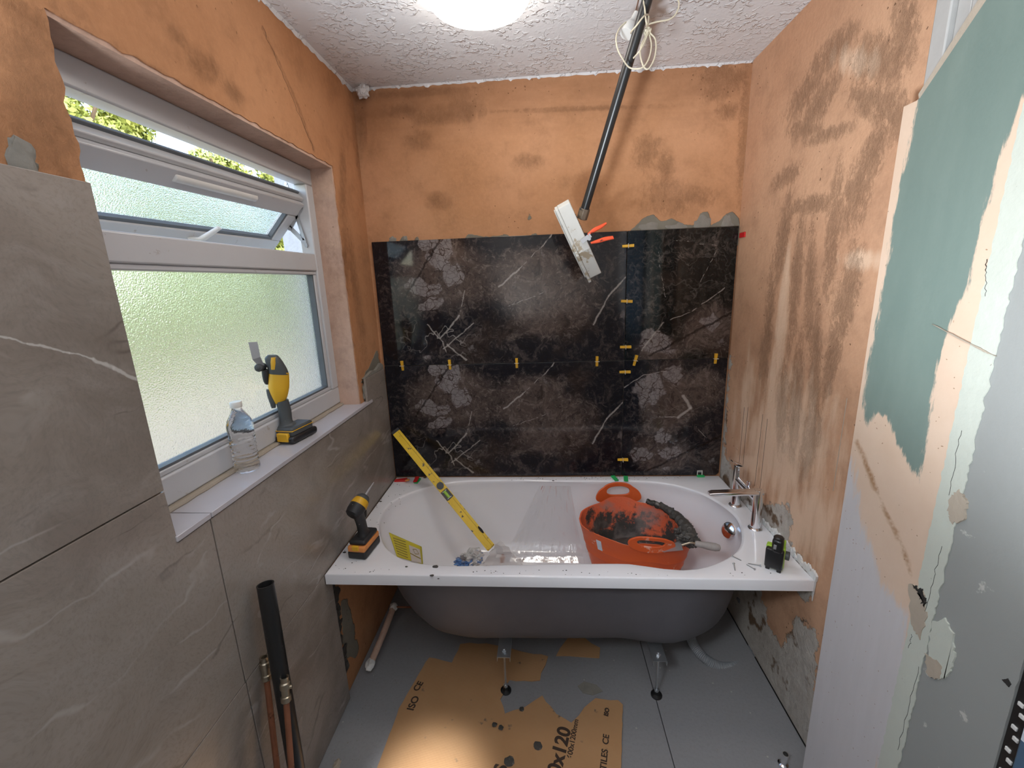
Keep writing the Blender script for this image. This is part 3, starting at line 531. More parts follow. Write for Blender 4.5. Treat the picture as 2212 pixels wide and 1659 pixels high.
# boarded part of the right wall, proud of the plaster
ent = thing('wall_entry', (XB, -1.4, 0), None, None, kind='structure')
mp = darkf
DIAG0 = P((1985, 215), 0, XB); DIAG1 = P((2140, -14), 0, XB)
g0 = -0.977; g1 = -1.258
def bhole(u, v):
    # above the diagonal cut the board is missing
    t = max(0.0, (u - DIAG0.y) / (DIAG1.y - DIAG0.y)); zc = DIAG0.z + (DIAG1.z - DIAG0.z) * t
    return v > zc
us = lin(g1, g0, 0.0085); vs_ = lin(0.012, ZC, 0.0085)
def jb(uv):
    o = np.zeros((len(uv), 3)); t = np.maximum(0, (uv[:, 0] - DIAG0.y) / (DIAG1.y - DIAG0.y)); zc = DIAG0.z + (DIAG1.z - DIAG0.z) * t
    near = np.abs(uv[:, 1] - zc) < 0.0095; o[near, 2] = (zc - uv[:, 1])[near]; return o
bd = grid('plasterboard', (XB, 0, 0), (0, 1, 0), (0, 0, 1), us, vs_, M_MBOARD, dict(
    green=polyf([[(1985, 225), (1942, 400), (1928, 500), (1880, 780), (1864, 860), (1874, 925), (1892, 890), (1918, 905), (1938, 960), (1985, 1040), (2003, 950), (2022, 800), (2050, 700), (2090, 620), (2120, 480), (2165, 330), (2212, 200), (2400, 0), (2400, -300), (1995, -300)]]),
    grey=polyf([[(1838, 990), (1860, 1120), (1900, 1250), (1960, 1330), (1950, 1500), (1900, 1659), (1880, 1900), (1600, 1900), (1700, 1659), (1740, 1400), (1780, 1200)]]),
    stain=lambda px, uv: m_line(px, [(1852, 955), (1890, 1050), (1915, 1110), (1950, 1180), (1968, 1245)])), hole=bhole, parent=ent, thick=0.0125, jit=jb, flip=True)
tagp(bd, 'green and beige-smeared moisture-resistant plasterboard')
def rag_prism(y0, y1, z0, z1, x, t, m, name, amp=0.006, lab=None, n_=70, yshift=0.0):
    pts = []
    for i in range(n_ + 1):
        z = z0 + (z1 - z0) * i / n_; pts.append(Vector((x, y0 + amp * mnoise.noise(Vector((z * 60, 1, y0 * 9))) + yshift * (z - 1), z)))
    for i in range(n_, -1, -1):
        z = z0 + (z1 - z0) * i / n_; pts.append(Vector((x, y1 + amp * mnoise.noise(Vector((z * 75, 5, y1 * 9))) + yshift * (z - 1), z)))
    bm = prism(bmesh.new(), pts, (t, 0, 0)); bmesh.ops.triangulate(bm, faces=[f for f in bm.faces if len(f.verts) > 4], ngon_method='EAR_CLIP'); o = obj(name, bm, m, ent, 0)
    if lab: o['label'] = lab
    return o
rag_prism(-1.236, -1.285, 0.0, ZC, XB - 0.0022, 0.0021, M_STRIP, 'joint_strip', 0.0045, 'pale jointing strip with ragged edges', 420, -0.012)
rag_prism(-1.262, -1.446, 0.0, ZC, XB + 0.0005, 0.0125, M_GBOARD, 'plasterboard', 0.002, 'plain grey plasterboard', 160)
obj('stud_wall', bx((XB + 0.014, -1.452, 0), (XR + 0.1, g0 - 0.006, 1.93)), M_PLAIN, ent); 
obj('stud_wall', bx((XB + 0.014, YN - 0.1, 0), (XR + 0.1, -1.62, ZC)), M_PLAIN, ent)
obj('cut_edge', prism(bmesh.new(), [DIAG0, DIAG1, DIAG1 + Vector((0, 0.010, 0.018)), DIAG0 + Vector((0, 0.004, 0.012))], (0.013, 0, 0)), M_TORN, ent)
# damaged patches on the boards
def patch(pl, m, x, t, name, lab=None, amp=3.2):
    pts = []
    for i, a in enumerate(pl):
        b_ = pl[(i + 1) % len(pl)]
        for k in range(7):
            f = k / 7; pts.append(P((a[0] + (b_[0] - a[0]) * f + random.uniform(-amp, amp), a[1] + (b_[1] - a[1]) * f + random.uniform(-amp, amp)), 0, x))
    bm = prism(bmesh.new(), pts, (t, 0, 0)); bmesh.ops.triangulate(bm, faces=[f for f in bm.faces if len(f.verts) > 4], ngon_method='EAR_CLIP'); o = obj(name, bm, m, ent, 0)
    if lab: o['label'] = lab
patch([(2012, 1345), (2040, 1335), (2058, 1370), (2060, 1420), (2048, 1460), (2030, 1468), (2008, 1455), (2004, 1400)], M_STRIP, XB - 0.003, 0.004, 'torn_patch', 'rough torn patch in the grey board')
patch([(1998, 1410), (2035, 1435), (2028, 1468), (2002, 1460)], M_TORN, XB - 0.0036, 0.003, 'torn_patch', 'beige torn paper patch')
patch([(1962, 1262), (1985, 1270), (1998, 1290), (2000, 1330), (1988, 1380), (1966, 1350)], M_TORN, XB - 0.004, 0.006, 'torn_paper')
patch([(1974, 1266), (1992, 1274), (2000, 1300), (1993, 1310), (1984, 1285)], M_DRK, XB - 0.0045, 0.004, 'gouge', 'dark gouge at the joint')
patch([(2052, 1075), (2070, 1060), (2088, 1085), (2080, 1125), (2056, 1130), (2046, 1105)], M_TORN, XB - 0.004, 0.005, 'torn_paper')
patch([(2163, 1468), (2176, 1466), (2183, 1478), (2178, 1484)], M_DRK, XB - 0.001, 0.003, 'screw_hole', None, 0.5)
patch([(2012, 700), (2118, 752), (2150, 770), (2120, 758)], M_TORN, XB - 0.004, 0.003, 'torn_paper', None, 0.8)
for (a, b_) in [((2132, 560), (2128, 640)), ((2078, 930), (2050, 1070)), ((2035, 1180), (2000, 1320)), ((1985, 1440), (1940, 1620)), ((1962, 1400), (1970, 1370))]:
    pl = [P((a[0] + (b_[0] - a[0]) * i / 14 + 7 * mnoise.noise(Vector((i * 1.7, a[0], 0))), a[1] + (b_[1] - a[1]) * i / 14), 0, XB - 0.002) for i in range(15)]
    obj('crack', tube(bmesh.new(), pl, 0.0006, 5), M_DRK, ent)
# white painted door frame behind the cut board, top right
obj('door_lining', bx((XB + 0.030, -1.022, 1.80), (XB + 0.075, g0 - 0.004, ZC)), M_PAINT, ent, bevel=0.003)
obj('door_lining', bx((XB + 0.040, -1.060, 1.80), (XB + 0.072, -1.0235, ZC)), M_PAINT, ent, bevel=0.004)
obj('door_lining', bx((XB + 0.034, -1.098, 1.80), (XB + 0.070, -1.0625, ZC)), M_PAINT, ent, bevel=0.005)
obj('door_panel', bx((XB + 0.05, -1.45, 1.80), (XB + 0.07, -1.1, ZC)), M_GBOARD, ent)
# dark slot and blue panel at the right edge
obj('metal_bead', bx((XB + 0.004, -1.478, 0.0), (XB + 0.012, -1.447, ZC)), M_BLKP, ent)
for k in range(34):
    z = 0.12 + k * 0.025 + (0.006 if k % 2 else 0); obj('mortar_dab', bx((XB + 0.001, -1.462 - 0.006 * (k % 2), z), (XB + 0.0045, -1.453 - 0.006 * (k % 2), z + 0.008)), M_WHT, ent, bevel=0.001)
door = thing('door_1', (XB, -1.7, 0), None, None, kind='structure')
obj('door_leaf', bx((XB - 0.012, -2.25, 0.01), (XB + 0.028, -1.480, 2.02)), M_BLUE, door, bevel=0.003)
lb = obj('paper_label', bx((XB - 0.0135, -1.53, 0.83), (XB - 0.0122, -1.483, 1.06)), M_PAPER, door, 0)
for k in range(16): obj('barcode', bx((XB - 0.0142, -1.525, 0.85 + k * 0.008), (XB - 0.0136, -1.492, 0.85 + k * 0.008 + random.uniform(0.001, 0.005))), M_STICKI, door, 0)
# wall behind the camera
bm = bx((-0.2, YN - 0.1, 0), (0.10, YN, ZC)); box(bm, (1.12, YN - 0.1, 0), (1.9, YN, ZC)); box(bm, (0.10, YN - 0.1, 2.06), (1.12, YN, ZC)); box(bm, (0.10, YN - 0.07, 0.0), (1.12, YN - 0.03, 2.06))
wf = obj('wall_front', bm, M_PLAIN); tagp(wf, **st)
wx = obj('wall_outer', bx((1.81, YN - 0.1, -0.1), (1.9, 0.15, ZC)), M_PLAIN); tagp(wx, **st)
wy = obj('door_lining', bx((XB + 0.075, -1.62, 1.93), (1.81, -1.452, ZC)), M_PLAIN, ent)

# ------------------------------------------------------------------ wall tiles (parts of the walls)
def tile(poly, off, m, parent, name='tile', orig=None, bev=0.0012):
    o0 = Vector(orig if orig is not None else poly[0]); bm = prism(bmesh.new(), [Vector(p) - o0 for p in poly], off)
    bmesh.ops.recalc_face_normals(bm, faces=bm.faces); me = bpy.data.meshes.new(name); bm.to_mesh(me); bm.free()
    o = link(name, me, m, None, 0); o.location = o0; o.parent = parent; o.matrix_parent_inverse = mw(parent).inverted()
    b_ = o.modifiers.new('bevel', 'BEVEL'); b_.width = bev; b_.segments = 2; return o
def yz(l, x=0.0): return [Vector((x, a, c)) for a, c in l]
TX = (-0.011, 0, 0)
tile(yz([(-2.431, 1.219), (-1.329, 1.219), (-1.329, 1.822), (-2.431, 1.822)]), TX, M_STONE, wl_)
tile(yz([(-2.431, 0.613), (-1.231, 0.613), (-1.231, 1.092), (-1.325, 1.092), (-1.329, 1.216), (-2.431, 1.216)]), TX, M_STONE, wl_)
tile(yz([(-1.2275, 0.613), (-0.003, 0.613), (-0.003, 1.216), (-0.246, 1.216), (-0.246, 1.092), (-1.2275, 1.092)]), TX, M_STONE, wl_)
tile(yz([(-2.431, 0.004), (-1.229, 0.004), (-1.229, 0.610), (-2.431, 0.610)]), TX, M_STONE, wl_)
tile(yz([(-1.2255, 0.004), (-0.748, 0.004), (-0.755, 0.610), (-1.2255, 0.610)]), TX, M_STONE, wl_)
for z0, z1 in ((0.004, 0.61), (0.613, 1.216), (1.219, 1.822)): tile(yz([(YN, z0), (-2.434, z0), (-2.434, z1), (YN, z1)]), TX, M_STONE, wl_)
def xz(l, y=0.0): return [Vector((a, y, c)) for a, c in l]
TY = (0, 0.0105, 0)
tile(xz([(0.001, 0.622), (1.199, 0.622), (1.199, 1.2272), (0.001, 1.2272)]), TY, M_ML, back)
tile(xz([(0.001, 1.2300), (1.199, 1.2300), (1.199, 1.829), (0.001, 1.829)]), TY, M_ML, back)
tile(xz([(1.2015, 0.622), (1.675, 0.622), (1.690, 0.637), (1.690, 1.2272), (1.2015, 1.2272)]), TY, M_MRB, back)
tile(xz([(1.2015, 1.2300), (1.692, 1.2300), (1.692, 1.829), (1.2015, 1.829)]), TY, M_MRT, back)
for a, b_ in [((0.002, 0.009, 1.2274), (1.69, 0.0105, 1.2298)), ((1.1992, 0.009, 0.623), (1.2013, 0.0105, 1.829))]: obj('tile_joint', bx(a, b_), M_MORTG, back)
# ragged mortar blobs squeezed above the tiles
for (x, z, r, h_, s_) in [(1.30, 1.835, 0.05, 0.028, 1), (1.42, 1.835, 0.05, 0.020, 2), (1.53, 1.835, 0.035, 0.045, 3), (1.64, 1.835, 0.028, 0.04, 4), (0.10, 1.833, 0.02, 0.022, 5), (0.16, 1.832, 0.012, 0.018, 6)]:
    obj('mortar_smear', lump(bmesh.new(), (x, YB + 0.002, z), (r, 0.006, h_), s_, 0.5), M_MORTG, back)
obj('mortar_smear', lump(bmesh.new(), (XL + 0.004, -0.225, 1.15), (0.012, 0.026, 0.042), 7, 0.4), M_MORTG, wl_)
obj('mortar_smear', lump(bmesh.new(), P((50, 345), 0, XL), (0.006, 0.02, 0.035), 9, 0.5), M_MORTG, wl_)
obj('broken_edge', prism(bmesh.new(), yz([(-0.246, 1.217), (-0.15, 1.235), (-0.10, 1.228), (-0.03, 1.25), (-0.003, 1.235), (-0.003, 1.2175)], -0.004), (-0.014, 0, 0)), M_MORTG, wl_, 0)
for k in range(7): obj('mortar_smear', lump(bmesh.new(), (XL + 0.002, -0.733 + random.uniform(-0.008, 0.02), 0.52 - k * 0.065), (0.006, 0.03 + 0.01 * (k % 2), 0.032), k + 20, 0.5), M_MORT, wl_)

# ------------------------------------------------------------------ window
win = thing('window_1', (XW, -0.8, 1.1), None, None, kind='structure')
XO = XW - 0.055
def wbx(y0, y1, z0, z1, x0=XO, x1=XW, name='window_frame', m=None, bev=0.005):
    return obj(name, bx((x0, y0, z0), (x1, y1, z1)), m or M_UPVC, win, bevel=bev)
WB = 1.118
wbx(WY0, WY1, 2.026, WZ1 - 0.009); wbx(WY0, WY1, WB, 1.192); wbx(WY0, -1.262, 1.192, 2.026); wbx(-0.334, WY1, 1.192, 2.026)
wbx(-1.262, -0.334, 1.692, 1.760, name='transom'); 
wbx(-1.262, -0.334, 1.192, 1.206, XO + 0.01, XW - 0.008, 'glazing_bead', bev=0.003); wbx(-0.352, -0.334, 1.206, 1.678, XO + 0.01, XW - 0.008, 'glazing_bead', bev=0.003); wbx(-1.262, -0.334, 1.678, 1.692, XO + 0.01, XW - 0.006, 'glazing_bead', bev=0.003)
wbx(-1.262, -0.352, 1.206, 1.213, XO + 0.012, XW - 0.012, 'gasket', M_SEAL, 0.001); wbx(-0.359, -0.352, 1.213, 1.678, XO + 0.012, XW - 0.012, 'gasket', M_SEAL, 0.001)
wbx(-1.262, -0.352, 1.206, 1.680, XO + 0.018, XO + 0.026, 'window_pane', M_FROST, 0)
obj('window_sill_board', bx((XO, WY0, 1.094), (XW + 0.008, WY1, WB)), M_TORN, win, bevel=0.002)
# tilted-out top-hung sash
hinge = Vector((XW - 0.022, 0, 1.955)); bot = P((583, 541), 1, -0.338); bot = Vector((bot.x, 0, bot.z)); dn = (bot - hinge).normalized(); SL = (bot - hinge).length
outn = Vector((dn.z, 0, -dn.x)); outn = outn if outn.x < 0 else -outn
SM = Matrix(((0, dn.x, -outn.x, hinge.x), (1, 0, 0, 0), (0, dn.z, -outn.z, hinge.z), (0, 0, 0, 1)))   # local: x=room y, y=down the sash, z=towards room
SM = Matrix.Translation((0, -0.34, 1.95)) @ Matrix.Rotation(math.radians(1.1), 4, 'X') @ Matrix.Translation((0, 0.34, -1.95)) @ SM
def sbx(a, b_, name, m=None, bev=0.004): return obj(name, bx(a, b_, SM), m or M_UPVC, sash, bevel=bev)
sash = obj('opening_sash', bx((-1.258, 0, -0.03), (-0.338, 0.058, 0.012), SM), M_UPVC, win, bevel=0.004)
for a, b_ in [((-1.258, SL - 0.058, -0.03), (-0.338, SL, 0.012)), ((-1.258, 0.058, -0.03), (-1.200, SL - 0.058, 0.012)), ((-0.396, 0.058, -0.03), (-0.338, SL - 0.058, 0.012))]: sbx(a, b_, 'sash_rail')
sbx((-1.200, 0.058, -0.016), (-0.396, SL - 0.058, -0.008), 'sash_pane', M_FROST, 0)
sbx((-1.200, SL - 0.068, -0.008), (-0.396, SL - 0.058, 0.008), 'sash_gasket', M_SEAL, 0.001); sbx((-0.406, 0.058, -0.008), (-0.396, SL - 0.068, 0.008), 'sash_gasket', M_SEAL, 0.001)
sbx((-1.262, -0.016, -0.036), (-0.334, 0.0, -0.004), 'sash_weather_rail'); sbx((-1.264, -0.024, -0.046), (-0.332, -0.014, -0.034), 'sash_seal', M_SEAL, 0.002)
bm = bmesh.new(); tube(bm, [SM @ Vector((-0.96, 0.026, 0.006)), SM @ Vector((-0.62, 0.026, 0.006))], 0.013, 20); obj('vent_cover', bm, M_WHT, sash, bevel=0.004)
bm = bmesh.new(); loft(bm, [(SM @ Vector((-0.79, SL - 0.03, 0.014)), Vector((0, 0.013, 0)), 0.010), (SM @ Vector((-0.78, SL - 0.05, 0.035)), Vector((0, 0.011, 0)), 0.008), (SM @ Vector((-0.755, SL - 0.105, 0.045)), Vector((0, 0.008, 0)), 0.006)], -outn, 14); obj('window_handle', bm, M_WHT, sash)
# friction stay at the right jamb
def strap(a, b_, nrm, w=0.008, t=0.0025, ob='window_stay', par=None):
    a = Vector(a); b_ = Vector(b_); M_ = frame((a + b_) / 2, b_ - a, nrm); bm = bmesh.new(); L = (b_ - a).length / 2; box(bm, (-t, -w, -L), (t, w, L), M_)
    for e in (a, b_): cyl(bm, e - Vector(nrm) * 0.004, e + Vector(nrm) * 0.004, w * 0.95, n=14)
    return obj(ob, bm, M_STEEL, par or win)
jy = -0.341
def J(p): return P(p, 1, jy)
strap(J((618, 397)), J((662, 532)), (0, 1, 0), 0.006); strap(J((648, 452)), J((626, 494)), (0, 1, 0)); strap(J((617, 482)), J((658, 523)), (0, 1, 0)); strap(J((636, 432)), J((650, 448)), (0, 1, 0))
# tiled sill
obj('sill_tile', bx((XW + 0.002, -1.2265, 1.0955), (0.004, -0.2005, 1.109)), M_SILL, win, bevel=0.0015); obj('sill_tile', bx((XW + 0.002, -1.329, 1.0955), (0.004, -1.2295, 1.109)), M_SILL, win, bevel=0.0015)
bm = bmesh.new(); pl = [Vector((XW + 0.010 + 0.004 * mnoise.noise(Vector((k * .9, 0, 0))), -1.32 + k * 0.0345, 1.112 + 0.002 * mnoise.noise(Vector((k * .7, 4, 0))))) for k in range(31)]; tube(bm, pl, [0.006 + 0.003 * abs(mnoise.noise(Vector((k * 1.3, 7, 0)))) for k in range(31)], 7); obj('filler_bead', bm, M_TORN, win)

# ------------------------------------------------------------------ outdoors
bm = bx((-40, -30, -0.35), (-0.20, 40, -0.25)); box(bm, (-0.2, -30, -0.35), (30, YN - 0.12, -0.25)); gr = obj('garden_ground', bm, M_PATIO); tagp(gr, **st)
lw = obj('lawn', bx((-40, -30, -0.249), (-7.6, 40, -0.225)), M_LAWN); tagp(lw, 'bright green lawn beyond the paving, seen blurred through the frosted pane', 'lawn', kind='stuff')
ext = obj('house_wall_outside', bx((-0.48, 0.08, -0.3), (-0.2, 0.35, 3.4)), M_RENDER); tagp(ext, 'white pebbledashed outside wall beside the right jamb of the window', 'wall')
ho = obj('outer_wall', bx((-0.20, -6, -0.3), (-0.185, WY0 - 0.03, 3.4)), M_RENDER, None); box(bmesh.new(), (0, 0, 0), (1, 1, 1)).free(); tagp(ho, **st)
ho2 = obj('outer_wall', bx((-0.20, WY1 + 0.03, -0.3), (-0.185, 3, 3.4)), M_RENDER, None); tagp(ho2, **st)
ho3 = obj('outer_wall', bx((-0.20, WY0 - 0.03, -0.3), (-0.185, WY1 + 0.03, 1.08)), M_RENDER, None); tagp(ho3, **st)
ho4 = obj('outer_wall', bx((-0.20, WY0 - 0.03, 2.12), (-0.185, WY1 + 0.03, 3.4)), M_RENDER, None); tagp(ho4, **st)
def foliage(name, centres, nl, size, m, parent, seed):
    r = np.random.default_rng(seed); V = []; F = []
    cs = np.array([c[0] for c in centres]); rs = np.array([c[1] for c in centres]); pr = rs ** 2 / np.sum(rs ** 2)
    idx = r.choice(len(cs), nl, p=pr); d = r.normal(size=(nl, 3)); d /= np.linalg.norm(d, axis=1)[:, None]
    c = cs[idx] + d * (rs[idx] * r.uniform(0.55, 1.05, nl))[:, None]
    a = r.normal(size=(nl, 3)); a /= np.linalg.norm(a, axis=1)[:, None]; b_ = np.cross(a, d); b_ /= np.linalg.norm(b_, axis=1)[:, None] + 1e-9
    s = size * r.uniform(0.6, 1.3, nl)[:, None]
    pts = np.stack([c - a * s, c + b_ * s * 0.45, c + a * s, c - b_ * s * 0.45], 1).reshape(-1, 3)
    me = bpy.data.meshes.new(name); me.from_pydata(pts.tolist(), [], [(4 * i, 4 * i + 1, 4 * i + 2, 4 * i + 3) for i in range(nl)])
    o = link(name, me, m, parent, 0); o['kind'] = 'stuff'; return o
def tree(x, y, h, w, m, lab, seed, nl=14000, group=None):
    t = thing('tree', (x, y, -0.22), lab, 'tree', group); r = random.Random(seed)
    bm = bmesh.new(); tube(bm, [(x, y, -0.22), (x + 0.1, y, h * 0.4), (x - 0.05, y + 0.1, h * 0.75), (x, y, h * 0.95)], [0.18] * 8 + [0.12] * 8 + [0.05] * 9, 10, 8)
    for k in range(6):
        a = r.uniform(0, 6.28); z = h * r.uniform(0.35, 0.7); tube(bm, [(x, y, z), (x + w * 0.4 * math.cos(a), y + w * 0.4 * math.sin(a), z + h * 0.15), (x + w * 0.7 * math.cos(a), y + w * 0.7 * math.sin(a), z + h * 0.28)], 0.045, 7, 4)
    obj('trunk', bm, M_BARK, t)
    cs = [((x + r.uniform(-w, w) * 0.65, y + r.uniform(-w, w) * 0.65, h * r.uniform(0.40, 0.93)), w * r.uniform(0.28, 0.46)) for _ in range(30)]
    foliage('foliage', cs, nl, 0.11, m, t, seed); return t
tree(-12.0, 10.0, 7.6, 1.9, M_LEAF1, 'yellow-green leafy tree filling the left end of the open gap', 3, 30000)
tree(-12.6, 13.7, 6.6, 1.2, M_LEAF2, 'small green tree rising to a point in the middle of the gap', 4, 20000)
tree(-12.0, 17.0, 7.1, 1.8, M_LEAF1, 'broad yellow-green tree right of the small pointed tree', 5, 28000)
tree(-12.3, 20.9, 6.7, 1.8, M_LEAF2, 'green tree nearest the pebbledashed wall', 6, 24000)
hd = thing('hedge', (-9.3, 6, -0.22), 'long green garden hedge, only a green blur through the frosted lower pane', 'hedge')
bm = bx((-9.6, -8, -0.22), (-9.0, 22, 1.2)); obj('stems', bm, M_BARK, hd); foliage('foliage', [((-9.3 + random.uniform(-.1, .1), -8 + i * 0.3, random.uniform(0.4, 2.2)), 0.6) for i in range(100)], 26000, 0.12, M_LEAF2, hd, 11)

# ------------------------------------------------------------------ ceiling lamp
cl = Vector((0.637, -0.640, ZC)); t = thing('ceiling_lamp', cl, 'round flush ceiling lamp, lit, at the top edge of the photo', 'lamp')
obj('lamp_base', lathe(bmesh.new(), [(0.145, 0), (0.145, -0.012), (0.153, -0.014), (0.153, -0.019), (0.14, -0.020)], Matrix.Translation(cl), 64), M_WHT, t)
obj('diffuser', lathe(bmesh.new(), [(0.150, -0.018), (0.152, -0.050), (0.142, -0.064), (0.10, -0.072), (0.02, -0.074)], Matrix.Translation(cl), 64), M_LAMP, t)
# peeling lump in the ceiling corner
pk = obj('peeling_plaster_flake', lump(bmesh.new(), P((783, 198), 1, -0.02), (0.026, 0.018, 0.026), 3, 0.5), M_CEIL); tagp(pk, 'white lump of peeling ceiling plaster in the far left corner', 'plaster')

# ------------------------------------------------------------------ bath
ZR = 0.619; YF = -0.800; X0 = 0.003; X1 = 1.694
bath = thing('bath', (0.85, -0.4, 0), 'white acrylic built-in bath on a steel cradle, its front panel missing', 'bath')
op = [(920, 1053), (971, 1042), (1012, 1038), (1100, 1036), (1200, 1037), (1297, 1038), (1376, 1038), (1430, 1042), (1471, 1050), (1525, 1068), (1580, 1103), (1602, 1135), (1604, 1173), (1580, 1201), (1525, 1225), (1471, 1231), (1417, 1226), (1363, 1218), (1310, 1217), (1220, 1218), (1100, 1220), (971, 1222), (890, 1214), (852, 1198), (826, 1172), (817, 1130), (836, 1092), (876, 1068)]
O3 = [P(p, 2, ZR) for p in op]
NB = 112
cl_ = O3 + [O3[0]]; sm = []
ext_ = [O3[-1]] + O3 + [O3[0], O3[1]]
for i in range(1, len(ext_) - 2):
    a, b_, c, d = ext_[i - 1:i + 3]
    for j in range(6):
        tt = j / 6; sm.append(0.5 * ((2 * b_) + (c - a) * tt + (2 * a - 5 * b_ + 4 * c - d) * tt * tt + (3 * b_ - a - 3 * c + d) * tt ** 3))
cx, cy = 0.86, -0.40
def ang(p): return math.atan2((p.y - cy) / 0.4, (p.x - cx) / 0.85)
sm.sort(key=ang)
def opening(th):
    best = min(sm, key=lambda p: abs((ang(p) - th + PI) % (2 * PI) - PI)); return best
aa = np.array([ang(p) for p in sm]); xs = np.array([p.x for p in sm]); ys = np.array([p.y for p in sm])
TH = [2 * PI * k / NB - PI for k in range(NB)]
for (X_, Y_) in [(X0, 0), (X1, 0), (X0, YF), (X1, YF)]:      # snap one ray onto each corner
    a = ang(Vector((X_, Y_, 0))); i = min(range(NB), key=lambda k: abs((TH[k] - a + PI) % (2 * PI) - PI)); TH[i] = a
ix = np.interp(TH, aa, xs, period=2 * PI); iy = np.interp(TH, aa, ys, period=2 * PI)
IN = [Vector((a, b_, ZR)) for a, b_ in zip(ix, iy)]
def rect(th):
    dx, dy = 0.85 * math.cos(th), 0.4 * math.sin(th); s = 1e9
    for lim, d, c in ((X1, dx, cx), (X0, dx, cx), (-0.0005, dy, cy), (YF, dy, cy)):
        if abs(d) > 1e-9:
            q = (lim - c) / d
            if q > 0: s = min(s, q)
    return Vector((cx + dx * s, cy + dy * s, ZR))
OUT = [rect(t_) for t_ in TH]
def rings_mesh(name, rings, m, parent, capend=False, sm_=50):
    v = [p for r in rings for p in r]; f = []; k = len(rings[0])
    for j in range(len(rings) - 1):
        for i in range(k): f.append((j * k + i, j * k + (i + 1) % k, (j + 1) * k + (i + 1) % k, (j + 1) * k + i))
    if capend: f.append(tuple(range((len(rings) - 1) * k, len(rings) * k)))
    return pyd(name, v, f, m, parent, sm_)
mid = Vector((cx, cy, ZR))
def off(r, d, dz): return [p + (Vector((cx + (p.x - cx) * 0.0, cy, ZR)) - Vector((cx, cy, ZR))) * 0 + (mid - p).normalized() * d + Vector((0, 0, dz)) for p in r]
# rim: under edge, apron, rounded nose, flat deck, rolled lip
AP = [Vector((p.x, p.y, 0.576)) for p in OUT]; BK = [p.lerp(mid, 0.02) for p in AP]
r1 = [Vector((p.x, p.y, ZR - 0.005)) for p in OUT]; r2 = [p + (mid - p).normalized() * 0.0035 + Vector((0, 0, -0.001)) for p in OUT]; r3 = [p + (mid - p).normalized() * 0.008 for p in OUT]
BZ = 0.245
def basin(t_, grow=0.0):             # t 0 at lip .. 1 at floor
    ring = []
    for p in IN:
        ex = 0.10 * t_ ** 0.8 + 0.02; d = Vector((cx - p.x, cy - p.y, 0))
        lx = (0.30 if p.x < 0.55 else 0.13); sx = 1 - lx * (t_ ** 1.2) * min(1, abs(p.x - cx) / 0.5); sy = 1 - 0.34 * t_ ** 1.5
        q = Vector((cx + (p.x - cx) * sx, cy + (p.y - cy) * sy, 0)); q += (q - Vector((cx, cy, 0))).normalized() * grow
        ring.append(q)
    return ring
rings = [BK, AP, r1, r2, r3, [p.lerp(mid, 0.0) + (p - mid).normalized() * 0.006 for p in IN], [p + Vector((0, 0, -0.0015)) for p in IN], [p + (mid - p).normalized() * 0.005 + Vector((0, 0, -0.008)) for p in IN]]
prof = [(0.02, 0.04), (0.08, 0.15), (0.2, 0.35), (0.35, 0.58), (0.5, 0.76), (0.64, 0.88), (0.78, 0.95), (0.92, 0.985), (1.05, 1.0)]
for t_, zt in prof: rings.append([Vector((q.x, q.y, ZR - 0.008 - (ZR - 0.008 - BZ) * zt)) for q in [Vector((a.x, a.y, 0)) for a in basin(t_)]])
last = rings[-1]
for s_ in (0.85, 0.6, 0.3): rings.append([Vector((cx + (q.x - cx) * s_, cy + (q.y - cy) * s_, BZ - 0.004 * (1 - s_))) for q in last])
bo = rings_mesh('bath_body', rings, M_ACR, bath, True)
sh = [[Vector((q.x, q.y, 0.585)) for q in [a + (a - Vector((cx, cy, a.z))).normalized() * 0.012 for a in IN]]]
for t_, zt in [(0.02, 0.06), (0.08, 0.17), (0.2, 0.37), (0.35, 0.60), (0.5, 0.78), (0.64, 0.90), (0.78, 0.965), (0.92, 0.99), (1.05, 1.0)]:
    sh.append([Vector((q.x, q.y, min(0.584, ZR - 0.008 - (ZR - 0.008 - 0.222) * zt))) for q in basin(t_, 0.012)])
last = sh[-1]; sh.append([Vector((cx + (q.x - cx) * 0.5, cy + (q.y - cy) * 0.5, 0.221)) for q in last])
rings_mesh('outer_shell', sh, M_SHELL, bath, True)
for (xa, ya) in ((0.628, -0.691), (1.229, -0.690)):
    bm = bmesh.new(); z0 = 0.192; box(bm, (xa - 0.026, ya - 0.03, z0), (xa + 0.026, -0.08, z0 + 0.002)); box(bm, (xa - 0.026, ya - 0.03, z0 - 0.018), (xa - 0.024, -0.08, z0 + 0.001)); box(bm, (xa + 0.024, ya - 0.03, z0 - 0.018), (xa + 0.026, -0.08, z0 + 0.001)); box(bm, (xa - 0.022, ya + 0.08, z0 + 0.001), (xa + 0.022, -0.1, 0.222)); obj('cradle_rail', bm, M_GALV, bath)
    for y_ in (ya, -0.16):
        bm = bmesh.new(); tube(bm, [(xa, y_, 0.012 + 0.004 * k) for k in range(50)], 0.0042, 10, ridg=0.09); lg = obj('leg', bm, M_GALV, bath, 60)
        obj('leg_foot', lathe(bmesh.new(), [(0.022, 0), (0.022, 0.005), (0.010, 0.010), (0.009, 0.022)], Matrix.Translation((xa, y_, 0.0)), 24), M_PIPE, lg)
        obj('nut', cyl(bmesh.new(), (xa, y_, 0.022), (xa, y_, 0.032), 0.009, n=6), M_GALV, lg); obj('nut', cyl(bmesh.new(), (xa, y_, z0 + 0.002), (xa, y_, z0 + 0.010), 0.009, n=6), M_GALV, lg)
